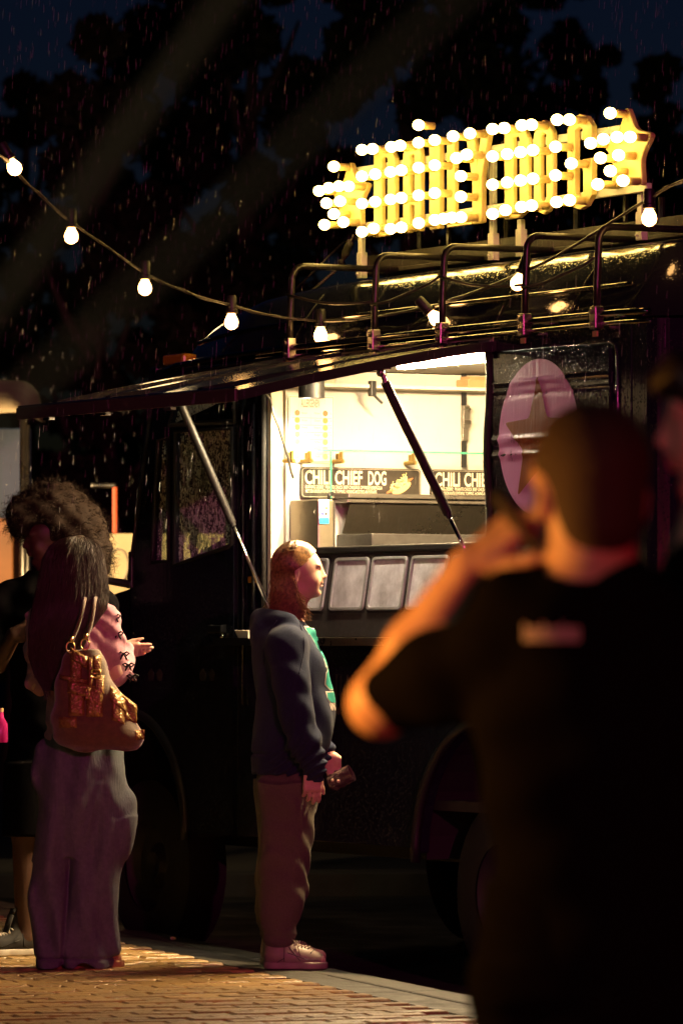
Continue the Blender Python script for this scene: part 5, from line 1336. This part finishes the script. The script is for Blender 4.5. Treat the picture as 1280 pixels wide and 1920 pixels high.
# ------------------------------------------------------------------ woman with the bag, seen from behind (D about 19.95)
LD = 19.95; LS_ = FPX/LD; LB = wp(150, 1195, LD); LB.z = 0
lx = lambda px: (px-150)/LS_
lz = lambda py: CAMZ+(1195-py)/LS_
S = Sdf((-.26, -.26, 0), (.30, .34, 1.70), .0048)
HL = (lx(142), .0, lz(1060))
ql, hml = head(S, HL, R(62), .93)
S.cone((-.015, -.01, 1.30), (-.018, .0, 1.50), .060, .052, .03)
S.loft([(.80, -.13, .13, -.10, .10), (1.0, -.11, .11, -.09, .09), (1.2, -.13, .10, -.09, .09), (1.36, -.12, .08, -.07, .07)], .03)
S.cone((-.075, .0, .85), (-.105, 0, .08), .05, .036, .03); S.cone((.065, 0, .85), (.06, 0, .08), .05, .036, .03)
for x in (-.105, .06): S.cone((x, .01, .05), (x+.06, .08, .03), .036, .03, .02)
S.chain([(.10, 0, 1.32), (lx(219), .01, lz(1262)), (lx(224), .20, lz(1216))], [.045, .036, .026], .02)
fingers(S, (lx(224), .20, lz(1216)), (1, .15, -.08), (0, -.5, .85), (0, .85, .5), .76, curl=(.12, .16, .25, .4), thumb=(.35, .1))
S.chain([(-.15, 0, 1.32), (lx(72), .05, lz(1280)), (lx(150), .26, lz(1255)), (lx(188), .25, lz(1245))], [.045, .036, .030, .026], .02)
fingers(S, (lx(188), .25, lz(1245)), (1, -.05, -.1), (0, -.6, .8), (0, -.8, -.6), .76, curl=(.5, .5, .55, .6))
Lw = S.mesh('person', M['skin_fair'], None, 2); Lw.location = LB
tag(Lw, 'woman seen from behind in pink blouse and wide violet trousers with a bag', 'person')
# blouse
S = Sdf((-.27, -.22, .84), (.30, .36, 1.44), .0048)
S.loft([(lz(c[0]), lx(c[1]), lx(c[2]), -c[3], c[3]*.9) for c in ((1388, 86, 208, .115), (1340, 88, 203, .105), (1290, 86, 200, .10), (1240, 84, 200, .105), (1190, 78, 200, .105), (1155, 80, 196, .10), (1135, 96, 186, .085), (1120, 115, 168, .065))], .02)
S.chain([(.07, 0, lz(1150)), (lx(199), -.005, lz(1160)), (lx(212), .0, lz(1215)), (lx(221), .02, lz(1262))], [.052, .052, .047, .044], .03)
S.chain([(lx(221), .02, lz(1262)), (lx(228), .11, lz(1238)), (lx(228), .17, lz(1222))], [.046, .044, .040], .012)
S.chain([(-.10, 0, lz(1150)), (lx(76), .0, lz(1163)), (lx(70), .02, lz(1215)), (lx(72), .06, lz(1278)), (lx(120), .2, lz(1262))], [.052, .052, .046, .046, .04], .03)
S.cone((-.018, 0, 1.30), (-.018, 0, 1.52), .064, .06, .01, '-')
S.ripple(lambda X, Y, Z: np.sin(70*X+22*Z+6*np.sin(14*Z))*.0035+np.sin(120*X-50*Z+4*np.sin(30*Z))*.0018+np.sin(60*Z+50*X)*.0024*smoothstep(.08, .14, X))
bl = S.mesh('blouse', M['blouse'], Lw, 2)
# frilled seam and black bows down the sleeve
mb = MB(); P = []
seam = [(206, 1138), (214, 1152), (220, 1172), (224, 1195), (231, 1220), (238, 1242), (246, 1262), (254, 1278)]
for i in range(len(seam)-1):
    for k in range(8):
        t = k/8; P.append((lx(seam[i][0]+(seam[i+1][0]-seam[i][0])*t), lz(seam[i][1]+(seam[i+1][1]-seam[i][1])*t)))
vs = []
for i, (x, z) in enumerate(P): 
    f = math.sin(i*1.9); vs += [(x-.022, .00+.012*f, z+.004), (x+.004+.008*math.sin(i*1.2), .01-.020*f, z-.002)]
mb.add(vs, [(2*i, 2*i+1, 2*i+3, 2*i+2) for i in range(len(P)-1)])
fr = mb.build('frill', M['blouse'], bl, smooth=True); md = fr.modifiers.new('s', 'SOLIDIFY'); md.thickness = .003
for px, py in ((217, 1156), (222, 1188), (233, 1226), (242, 1247), (250, 1268)):
    x, z = lx(px), lz(py); mb = MB()
    for s in (-1, 1):
        mb.tube([(x, -.035, z), (x+s*.012, -.045, z+.008), (x+s*.022, -.04, z+.003), (x+s*.012, -.035, z-.006), (x, -.035, z)], .0034, 6); mb.tube([(x, -.035, z), (x+s*.008, -.042, z-.012), (x+s*.012, -.04, z-.022)], [.003, .004, .003], 5)
    mb.ball((x, -.037, z), .005, 8).build('bow', M['canvasblack'], bl, smooth=True)
# wide trousers
S = Sdf((-.28, -.28, -.002), (.30, .30, .98), .0052)
S.loft([(lz(c[0]), lx(c[1]), lx(c[2]), -c[3], c[3]) for c in ((1372, 88, 208, .115), (1400, 72, 232, .135), (1440, 66, 240, .155), (1500, 63, 244, .16), (1560, 62, 242, .14), (1610, 66, 238, .115))], .02, p=2.2)
for rows in (((1540, 66, 150), (1600, 65, 142), (1650, 64, 143), (1700, 60, 140), (1740, 60, 139), (1780, 62, 138), (1800, 68, 133), (1813, 72, 133)), ((1540, 110, 246), (1600, 122, 239), (1650, 116, 230), (1700, 110, 224), (1740, 109, 222), (1780, 110, 221), (1800, 116, 217), (1813, 117, 214))):
    S.loft([(max(.006, lz(c[0])), lx(c[1]), lx(c[2]), -.125, .125) for c in rows], .014, p=2.4)
S.cone((lx(128), -.25, lz(1645)), (lx(120), -.25, lz(1815)), .10, .105, .02, '-') if False else None
def lf(X, Y, Z):
    v = np.sin(58*X+3*np.sin(4*Z)+4*Z)*.0085+np.sin(24*X-13*Z+1)*.009*smoothstep(.95, .6, Z)+np.sin(90*X+6*np.sin(9*Z))*.0015
    fold = -np.exp(-(((X-(lx(192)+(Z-lz(1465))*.26))/.016)**2))*.012*smoothstep(lz(1585), lz(1540), Z)*smoothstep(lz(1458), lz(1470), Z)
    gap = np.exp(-((X-(lx(133)-(lz(1640)-Z)*.07))/.010)**2)*.012*smoothstep(lz(1560), lz(1680), Z)
    bulge = -np.exp(-((X-lx(236))/.05)**2-((Z-lz(1530))/.14)**2)*.015
    hem = np.exp(-((Z-lz(1794))/.006)**2)*.008
    return v+fold+gap+bulge+hem
S.ripple(lf)
S.mesh('trousers', M['trousers'], Lw, 1)
sneaker('shoe', Lw, Vector((lx(122), .02, 0)), R(4), .228, M['suede'], M['suede'], tongue=False)
sneaker('shoe', Lw, Vector((lx(97), -.06, 0)), R(84), .24, M['suede'], M['suede'], tongue=False)
# long hair down her back
M['hair_dark'] = mat('dark_brown_hair', (.035, .018, .010), .42, spec=.5, var=.4, vscale=60)
rows = [(1005, 136, 154, -.02, .03), (1010, 118, 168, -.05, .055), (1021, 98, 184, -.08, .08), (1045, 84, 193, -.105, .09), (1080, 78, 199, -.120, .07), (1110, 72, 203, -.135, .05), (1140, 66, 200, -.15, .0), (1180, 60, 172, -.155, -.06), (1230, 60, 150, -.150, -.07), (1270, 72, 135, -.145, -.08), (1296, 92, 118, -.14, -.09)]
S = Sdf((-.24, -.20, 1.06), (.16, .16, 1.71), .005)
S.loft([(lz(c[0]), lx(c[1]), lx(c[2]), c[3], c[4]) for c in rows], .02, p=2.0)
S.ripple(lambda X, Y, Z: np.sin(90*X+7*np.sin(6*Z)+9*Z)*.003)
hb = S.mesh('hair', M['hair_dark'], Lw, 2)
rr = np.random.default_rng(8); paths = []
zr_ = np.array([lz(c[0]) for c in rows])[::-1]
ci = lambda c, z: np.interp(z, zr_, np.array([r_[c] for r_ in rows])[::-1])
for i in range(1100):
    u = rr.beta(.8, .8); z0 = lz(rr.uniform(1006, 1050)); z1 = lz(rr.uniform(1180, 1315)-60*u**2); ph = rr.random()*6.28; am = rr.uniform(.001, .006); pts = []
    for t in np.linspace(0, 1, 16):
        z = z0+(z1-z0)*t; zz = max(z, zr_[0]+.01); a, b = lx(ci(1, zz)), lx(ci(2, zz)); ya, yb = ci(3, zz), ci(4, zz)
        an = math.pi*(1-u); x = (a+b)/2+(b-a)/2*math.cos(an)*1.02; y = (ya+yb)/2-(yb-ya)/2*math.sin(an)*1.05-.002*rr.random()
        pts.append((x+am*math.sin(ph+9*t), y-abs(am*math.cos(ph+7*t)), z))
    paths.append(pts)
ribbon_hair('hair_strands', paths, .0018, M['hair_dark'], hb)

# ------------------------------------------------------------------ her shoulder bag
M['fur'] = mat('brown_suede', (.11, .058, .017), .75, sheen=.5, var=.4, vscale=35, bump=.5, bscale=160, bstretch=(1, 1, 3), bdist=.004)
mc = mat('croc_leather', (.30, .17, .05), .25, .35, spec=.6)
nt = mc.node_tree; tc = nt.nodes.new('ShaderNodeTexCoord'); vo = nt.nodes.new('ShaderNodeTexVoronoi'); vo.inputs['Scale'].default_value = 95; bp = nt.nodes.new('ShaderNodeBump'); bp.inputs['Strength'].default_value = 1; bp.inputs['Distance'].default_value = .004; bp.invert = True
nt.links.new(tc.outputs['Object'], vo.inputs['Vector']); nt.links.new(vo.outputs['Distance'], bp.inputs['Height']); nt.links.new(bp.outputs[0], nt.nodes['Principled BSDF'].inputs['Normal']); M['croc'] = mc
BB = LB+Vector((lx(185), -.20, lz(1403)))
bgt = thing('shoulder_bag', 'brown suede handbag with shiny crocodile pockets hanging from the shoulder of the blouse', 'handbag', BB)
bx_ = lambda px: lx(px)-lx(185); bz = lambda py: lz(py)-lz(1403)
S = Sdf((-.24, -.14, -.03), (.24, .16, .46), .005)
S.loft([(bz(c[0]), bx_(c[1]), bx_(c[2]), -c[3], c[3]) for c in ((1405, 150, 262, .05), (1396, 116, 275, .075), (1380, 101, 277, .09), (1350, 99, 264, .09), (1310, 104, 240, .08), (1270, 114, 214, .065), (1235, 124, 200, .05), (1218, 132, 192, .04))], .02, p=2.6)
S.ripple(lambda X, Y, Z: np.sin(40*X+14*Z)*.004+np.sin(50*Z+10*X)*.003+.012*np.exp(-((Z-(bz(1285)+.05*X))/.012)**2)*0)
bag = S.mesh('bag_body', M['fur'], bgt, 3)
bpy.context.view_layer.update(); bvb = BVHTree.FromObject(bag, bpy.context.evaluated_depsgraph_get())
def patch(nm, px0, py0, px1, py1, lift, m, slant=0, flare=0, parent=bgt, n=12):
    vs = []
    for j in range(n+1):
        for i in range(n+1):
            u, v = i/n, j/n; x = bx_(px0+(px1-px0)*u)+(.5-v)*0+(u-.5)*flare*v; z = bz(py0+(py1-py0)*v)-slant*(u-.5)
            e = min(1, 5*min(u, 1-u))*min(1, 5*min(v, 1-v)); h = bvb.ray_cast(Vector((x, -.6, z)), Vector((0, 1, 0)))[0]
            vs.append((x, (h.y if h else -.03)-.002-lift*(e**.4), z))
    o = MB().add(vs, [(j*(n+1)+i, j*(n+1)+i+1, (j+1)*(n+1)+i+1, (j+1)*(n+1)+i) for j in range(n) for i in range(n)]).build(nm, m, parent, smooth=True)
    return o
pk = patch('pocket', 136, 1280, 166, 1340, .016, M['croc']); patch('pocket', 169, 1284, 200, 1342, .018, M['croc'])
patch('pocket_flap', 134, 1276, 182, 1305, .024, M['croc'], slant=.03); patch('pocket_flap', 166, 1288, 178, 1312, .028, M['croc'])
patch('pocket', 138, 1228, 160, 1272, .014, M['croc']); patch('pocket_flap', 138, 1222, 172, 1246, .020, M['croc'], slant=.04)
patch('pocket', 182, 1228, 196, 1262, .014, M['croc']); patch('pocket', 184, 1265, 202, 1300, .016, M['croc'])
patch('pocket', 216, 1310, 240, 1352, .014, M['croc'], slant=.02); patch('pocket', 240, 1318, 262, 1350, .014, M['croc'], slant=.02); patch('pocket_flap', 213, 1302, 262, 1332, .020, M['croc'], slant=.075)
patch('corner_patch', 259, 1366, 276, 1384, .006, M['croc']); patch('corner_patch', 118, 1342, 152, 1362, .008, M['croc'])
patch('bag_strap', 118, 1268, 172, 1277, .022, M['croc'], slant=.02); patch('bag_strap', 172, 1232, 181, 1290, .024, M['croc'])
def on(px, py, l=.02): h = bvb.ray_cast(Vector((bx_(px), -.6, bz(py))), Vector((0, 1, 0)))[0]; return Vector((bx_(px), (h.y if h else -.03)-l, bz(py)))
c = on(186, 1262, .03); MB().tube([c+Vector((a, 0, b)) for a, b in ((-.018, -.014), (.018, -.018), (.02, .012), (-.016, .016))], .0035, 6, closed=True).tube([c+Vector((-.02, -.004, 0)), c+Vector((.012, -.004, .0))], .003, 6).build('buckle', M['gold'], bgt, smooth=True)
for px, py, tp in ((166, 1208, (183, 1126)), (139, 1213, (165, 1124))):
    c = Vector((bx_(px), -.045, bz(py))); MB().tube([c+Vector((.0165*math.cos(a), .004*math.sin(a), .021*math.sin(a))) for a in np.linspace(0, 6.283, 21)[:-1]], .0028, 6, closed=True).build('ring', M['gold'], bgt, smooth=True)
    a, b = c+Vector((.004, 0, .02)), Vector((bx_(tp[0]), .10, bz(tp[1])))
    P = [a, a.lerp(b, .3)+Vector((.004, -.02, 0)), a.lerp(b, .65)+Vector((.004, -.05, .0)), a.lerp(b, .9)+Vector((0, -.04, .012)), b+Vector((.005, .05, .02)), b+Vector((.01, .14, -.03))]
    st = MB().tube(smoothpath(P, 5), .0075, 8).build('strap', M['fur'], bgt, smooth=True)
    mb = MB(); Q = smoothpath(P, 16)
    for p in Q[4:70:2]: mb.ball((p.x-.003, p.y-.007, p.z), .0022, 5)
    stuff(mb.build('studs', M['gold'], st))
    MB().lathe([(0, .012), (.008, .01), (.009, -.01), (0, -.012)], 10, c+Vector((.003, -.003, .03))).build('strap_end', M['gold'], st, smooth=True)

# ------------------------------------------------------------------ person with the big curly hair, behind her
AD = 20.8; AS = FPX/AD; AB = wp(90, 1195, AD); AB.z = 0
axx = lambda px: (px-90)/AS
azz = lambda py: CAMZ+(1195-py)/AS
S = Sdf((-.34, -.34, 0), (.34, .30, 1.90), .006)
HA = (axx(92), -.0, azz(1003))
qa, hma = head(S, HA, R(196), 1.0, pitch=R(10))
S.cone((.01, 0, 1.44), (.015, 0, 1.62), .062, .056, .03)
S.loft([(.85, -.13, .15, -.12, .12), (1.1, -.12, .14, -.11, .11), (1.4, -.15, .17, -.11, .11), (1.50, -.10, .12, -.08, .08)], .03)
for x, y in ((-.07, -.06), (.08, .10)): S.cone((x, y*.5, .86), (x-.02, y, .5), .075, .055, .03); S.cone((x-.02, y, .5), (x-.015, y, .08), .052, .038, .02); S.cone((x-.02, y, .06), (x-.12, y-.06, .035), .038, .03, .02)
S.chain([(-.17, -.02, 1.44), (-.20, -.06, 1.18), (axx(34), -.22, azz(1190))], [.048, .040, .030], .02); fingers(S, (axx(34), -.22, azz(1190)), (1, -.3, .1), (0, -.3, .9), (.2, .9, .2), .95)
S.chain([(.20, .02, 1.44), (.23, .06, 1.17), (.18, -.08, .95)], [.048, .040, .030], .02); fingers(S, (.18, -.08, .95), (-.1, -.2, -1), (-1, 0, 0), (0, 1, 0), .95)
A = S.mesh('person', M['skin_dark'], None, 2); A.location = AB
tag(A, 'person with huge curly hair and black shirt half hidden behind the woman with bag', 'person')
S = Sdf((-.34, -.30, .70), (.34, .28, 1.60), .006)
S.loft([(azz(1490), -.155, .18, -.15, .15), (1.0, -.15, .17, -.14, .14), (1.2, -.15, .17, -.13, .13), (1.36, -.18, .20, -.13, .13), (1.45, -.19, .21, -.115, .115), (1.52, -.12, .13, -.09, .09), (1.555, -.07, .085, -.075, .075)], .02)
for s in (-1, 1): S.chain([(s*.15+.01, 0, 1.455), (s*.20+.01, -.01, 1.40), (s*.215+.005, -.04, 1.24)], [.07, .072, .062], .03)
S.cone((.01, 0, 1.5), (.015, 0, 1.64), .064, .07, .01, '-')
S.ripple(lambda X, Y, Z: np.sin(40*X+26*Z)*.003+np.sin(60*Z+20*X)*.002)
S.mesh('shirt', M['blacktee'], A, 2)
S = Sdf((-.26, -.28, .45), (.28, .28, .95), .006)
S.loft([(.92, -.15, .17, -.13, .13), (.80, -.165, .185, -.15, .16), (.72, -.17, .18, -.15, .16)], .02)
for x, y in ((-.075, -.055), (.085, .09)): S.loft([(.78, x-.10, x+.10, y-.10, y+.10), (.48, x-.105, x+.10, y-.105, y+.105)], .02)
S.mesh('shorts', M['blacktee'], A, 2)
sneaker('shoe', A, Vector((axx(70), -.02, 0)), R(212), .27, M['canvasblack'], M['white_toe'], high=.05)
sneaker('shoe', A, Vector((axx(140), .14, 0)), R(200), .27, M['canvasblack'], M['white_toe'], high=.05)
MB().ball(tuple(Vector((axx(70), -.02, 0))+Matrix.Rotation(R(212), 3, 'Z') @ Vector((.212, 0, .035))), .044, 16, (1, 1, .62)).build('toe_cap', M['white_toe'], A, smooth=True)
M['hair_afro'] = mat('curly_hair', (.014, .007, .0035), .8, spec=.15, var=.4, vscale=80)
S = Sdf((-.30, -.28, 1.30), (.36, .30, 2.02), .008)
vol = [((axx(98), .02, azz(965)), (.165, .17, .155)), ((axx(150), .03, azz(1000)), (.125, .15, .15)), ((axx(178), .02, azz(1045)), (.075, .10, .10)), ((axx(45), .0, azz(968)), (.085, .15, .095))]
for c, r_ in vol: S.ell(c, tuple(v*.88 for v in r_), .05)
S.ell(qa(.085, -.0, -.06), (.075, .12, .085), .02, '-', rot=hma); S.ell((axx(76), -.12, azz(1003)), (.050, .10, .055), .02, '-')
S.ripple(lambda X, Y, Z: np.sin(55*X)*np.sin(50*Y+1)*np.sin(60*Z)*.012)
hb = S.mesh('hair', M['hair_afro'], A, 1)
rr = np.random.default_rng(6); paths = []
for i in range(4200):
    c, r_ = vol[rr.choice(4, p=[.45, .25, .15, .15])]; d = rr.normal(size=3); d /= np.linalg.norm(d); p = np.array(c)+d*np.array(r_)*rr.uniform(.72, .95)
    if abs(p[0]-axx(76)) < .05 and p[1] < -.02 and abs(p[2]-azz(1003)) < .055: continue
    pts = []; ph = rr.random()*6.28; e1 = np.cross(d, [.3, .5, .8]); e1 /= np.linalg.norm(e1); e2 = np.cross(d, e1); ln_ = rr.uniform(.02, .045); cr = rr.uniform(.003, .007)
    for t in np.linspace(0, 1, 9): pts.append(p+d*ln_*t+cr*(e1*math.cos(ph+13*t)+e2*math.sin(ph+13*t))+np.array([0, 0, -.012*t*t]))
    paths.append(pts)
ribbon_hair('hair_curls', paths, .0011, M['hair_afro'], hb)
# pink drink bottle at the left edge
p = wp(1, 1392, 20.2)
t = thing('drink_bottle', 'bright pink drink bottle low at the left edge beside the violet trousers', 'bottle', p)
MB().lathe([(0, 0), (.028, 0), (.03, .01), (.03, .07), (.014, .10), (.012, .12), (0, .12)], 18).build('bottle_body', mat('pink_bottle', (.85, .04, .30), .2, trans=.2, spec=.6), t, smooth='auto')
MB().lathe([(0, .12), (.013, .12), (.013, .135), (0, .135)], 14).build('bottle_cap', M['signwhite'], t, smooth='auto')

# ------------------------------------------------------------------ man on the phone in the foreground, out of focus
MD = 7.56; MS = FPX/MD; MBs = wp(1110, 1195, MD); MBs.z = 0
mx_ = lambda px: (px-1110)/MS
mz_ = lambda py: CAMZ+(1195-py)/MS
S = Sdf((-.42, -.24, 0), (.36, .36, 1.66), .006)
HM = (mx_(1103), 0, mz_(903))
qm, hmm = head(S, HM, R(108), 1.07)
S.cone((.0, -.02, 1.32), (.0, -.01, 1.50), .066, .060, .03)
S.loft([(.85, -.12, .12, -.09, .09), (1.05, -.13, .13, -.10, .10), (1.28, -.15, .16, -.11, .11), (1.37, -.12, .13, -.08, .08)], .03)
for x in (-1, 1): S.chain([(x*.09, 0, .86), (x*.10, .02, .47), (x*.11, -.02, .08)], [.065, .055, .042], .03); S.cone((x*.11, -.02, .05), (x*.13, .13, .03), .04, .032, .02)
SHm, ELm, WRm = (mx_(945), .0, mz_(1205)), (mx_(716), .15, mz_(1322)), (mx_(884), .07, mz_(1058))
S.chain([SHm, ELm], [.060, .048], .02); S.chain([ELm, tuple(np.array(ELm)*.6+np.array(WRm)*.4), WRm], [.046, .046, .031], .02)
fingers(S, WRm, (.76, -.05, .66), (.45, -.75, -.45), (.5, .35, -.55), 1.08, curl=(.35, .45, .5, .6), thumb=(.75, .1))
S.chain([(.20, 0, 1.32), (.28, .02, 1.05), (.27, .12, .82)], [.055, .045, .03], .02); fingers(S, (.27, .12, .82), (0, .2, -1), (0, 1, 0), (-1, 0, 0))
Mn = S.mesh('person', M['skin_man'], None, 2); Mn.location = MBs
tag(Mn, 'blurred man from behind in black shirt holding a phone to his ear', 'person')
S = Sdf((-.42, -.24, .55), (.36, .34, 1.46), .006)
S.loft([(mz_(c[0]), mx_(c[1]), mx_(c[2]), -c[3], c[3]) for c in ((2060, 940, 1330, .13), (1900, 948, 1340, .135), (1700, 930, 1350, .14), (1500, 905, 1355, .14), (1350, 892, 1358, .14), (1220, 900, 1350, .135), (1150, 925, 1320, .12), (1100, 965, 1265, .105), (1068, 1000, 1215, .09), (1040, 1028, 1185, .078))], .02)
S.chain([(mx_(965), 0, mz_(1150)), SHm, tuple(np.array(SHm)*.5+np.array(ELm)*.5), tuple(np.array(SHm)*.14+np.array(ELm)*.86)], [.066, .066, .063, .059], .04)
S.chain([(.16, 0, 1.32), (.24, 0, 1.27), (.28, .01, 1.10)], [.07, .075, .066], .04)
S.cone((0, -.02, 1.34), (0, -.01, 1.52), .070, .074, .01, '-')
S.ripple(lambda X, Y, Z: np.sin(30*X+20*Z)*.004+np.sin(50*Z-20*X)*.003)
sh_ = S.mesh('shirt', M['blacktee'], Mn, 3)
S = Sdf((-.30, -.22, .05), (.30, .22, .95), .008)
S.loft([(.93, -.16, .16, -.12, .12), (.75, -.18, .18, -.13, .13)], .02)
for x in (-1, 1): S.loft([(.80, x*.09-.09, x*.09+.09, -.10, .10), (.10, x*.11-.065, x*.11+.065, -.085, .07)], .02)
S.mesh('trousers', M['blacktee'], Mn, 2)
for x in (-1, 1): sneaker('shoe', Mn, Vector((x*.12, -.08, 0)), R(90-x*8), .28, M['canvasblack'], M['sole'])
S = Sdf((-.16, -.16, 1.34), (.16, .16, 1.68), .005)
S.ell(qm(-.012, 0, .024), (.1054, .083, .092), .01, rot=hmm); S.ell(qm(-.05, 0, -.045), (.056,.064,.064), .03, rot=hmm)
S.ell(qm(.09, 0, -.03), (.07, .10, .085), .012, '-', rot=hmm)
for y in (-1, 1): S.ell(qm(.0, y*.085, -.03), (.030, .030, .042), .01, '-', rot=hmm)
S.ripple(lambda X, Y, Z: np.sin(300*X)*np.sin(300*Y)*np.sin(300*Z)*.002)
S.mesh('hair', mat('buzzed_hair', (.035, .018, .010), .8, var=.5, vscale=160, bump=.6, bscale=350, bdist=.003), Mn, 1)
# unreadable white print across the shoulders
bpy.context.view_layer.update(); bvm = BVHTree.FromObject(sh_, bpy.context.evaluated_depsgraph_get())
mb = MB(); rr = random.Random(2)
def onback(x, z): h = bvm.ray_cast(Vector((x, -.6, z)), Vector((0, 1, 0)))[0]; return (x, (h.y if h else -.12)-.002, z)
x = mx_(976); zb_ = mz_(1202)
for k in range(9):
    wdt = .0072; h1 = .020 if k % 3 else .026; e = .0022
    for (a0, a1, b0, b1) in ((0, e, 0, h1), (wdt-e, wdt, 0, .020), (e, wdt-e, 0, e), (e, wdt-e, .018, .0202)):
        mb.add([onback(x+a0, zb_+b0), onback(x+a1, zb_+b0), onback(x+a1, zb_+b1), onback(x+a0, zb_+b1)], [(0, 1, 2, 3)])
    x += wdt+.0019
mb.build('shirt_print', M['whiteprint'], sh_)
pt = Vector((mx_(985), .015, mz_(1002)))+MBs
ph_ = thing('phone', 'black mobile phone held against the ear of the blurred man', 'phone', pt)
ph_.rotation_euler = (R(12), R(-38), R(10))
MB().plate(rrect(-.036, -.075, .036, .075, .008), -.0045, .0045, fr=lambda a, b, c: (b, a, c)).build('phone_body', M['blackprint'], ph_, bevel=.0015)
MB().plate(rrect(-.033, -.070, .033, .070, .006), .0046, .0052, fr=lambda a, b, c: (b, a, c)).build('phone_screen', mat('dark_screen', (.01, .01, .012), .05), ph_)

# ------------------------------------------------------------------ dark-haired person at the right edge, out of focus
RD = 7.62; RS_ = FPX/RD; RB = wp(1380, 1195, RD); RB.z = 0
rx = lambda px: (px-1380)/RS_
rz = lambda py: CAMZ+(1195-py)/RS_
S = Sdf((-.30, -.30, 0), (.32, .30, 1.78), .007)
HR = (rx(1377), 0, rz(775)); qr, hmr = head(S, HR, R(176), 1.05, pitch=R(6))
S.cone((.0, 0, 1.42), (.0, 0, 1.60), .060, .054, .03)
S.loft([(.85, -.12, .12, -.13, .13), (1.1, -.11, .11, -.12, .12), (1.38, -.11, .11, -.16, .16), (1.47, -.08, .08, -.10, .10)], .03)
for y in (-1, 1): S.chain([(0, y*.09, .86), (0, y*.10, .47), (.02, y*.11, .08)], [.08, .055, .04], .03); S.cone((.02, y*.11, .05), (-.12, y*.12, .03), .04, .03, .02)
for y in (-1, 1): S.chain([(0, y*.18, 1.42), (.02, y*.22, 1.14), (.02, y*.22, .88)], [.05, .04, .03], .02); fingers(S, (.02, y*.22, .88), (0, 0, -1), (-1, 0, 0), (0, -y, 0))
Rp = S.mesh('person', M['skin_fair'], None, 2); Rp.location = RB
tag(Rp, 'blurred dark-haired person cut off by the right edge with red-lit cheek', 'person')
S = Sdf((-.26, -.30, .60), (.26, .30, 1.50), .007)
S.loft([(.62, -.15, .15, -.16, .16), (.95, -.13, .13, -.15, .15), (1.2, -.13, .13, -.16, .16), (1.36, -.125, .12, -.19, .19), (1.42, -.10, .09, -.17, .17), (1.455, -.05, .06, -.12, .12)], .02)
for y in (-1, 1): S.chain([(0, y*.15, 1.40), (0, y*.20, 1.36), (.0, y*.225, 1.18)], [.06, .066, .056], .03)
S.cone((-.03, 0, 1.42), (-.01, 0, 1.6), .07, .075, .01, '-')
S.mesh('top', M['blacktee'], Rp, 2)
S = Sdf((-.26, -.28, .05), (.26, .28, .75), .008)
for y in (-1, 1): S.loft([(.74, -.13, .12, y*.09-.09, y*.09+.09), (.10, -.075, .08, y*.11-.065, y*.11+.065)], .02)
S.mesh('trousers', M['blacktee'], Rp, 1)
for y in (-1, 1): sneaker('shoe', Rp, Vector((.06, y*.11, 0)), R(180), .26, M['canvasblack'], M['sole'])
S = Sdf((-.22, -.18, 1.30), (.28, .18, 1.84), .007)
S.ell(qr(-.012, 0, .03), (.112, .092, .098), .02, rot=hmr); S.ell(qr(-.06, 0, -.06), (.075, .085, .11), .03, rot=hmr); S.ell(qr(.075, 0, .055), (.045, .06, .035), .03, rot=hmr)
S.ell(qr(.085, 0, -.045), (.062, .12, .075), .012, '-', rot=hmr)
S.ripple(lambda X, Y, Z: np.sin(90*X+30*Z)*.004)
S.mesh('hair', mat('black_hair', (.010, .006, .005), .5, var=.3), Rp, 1)
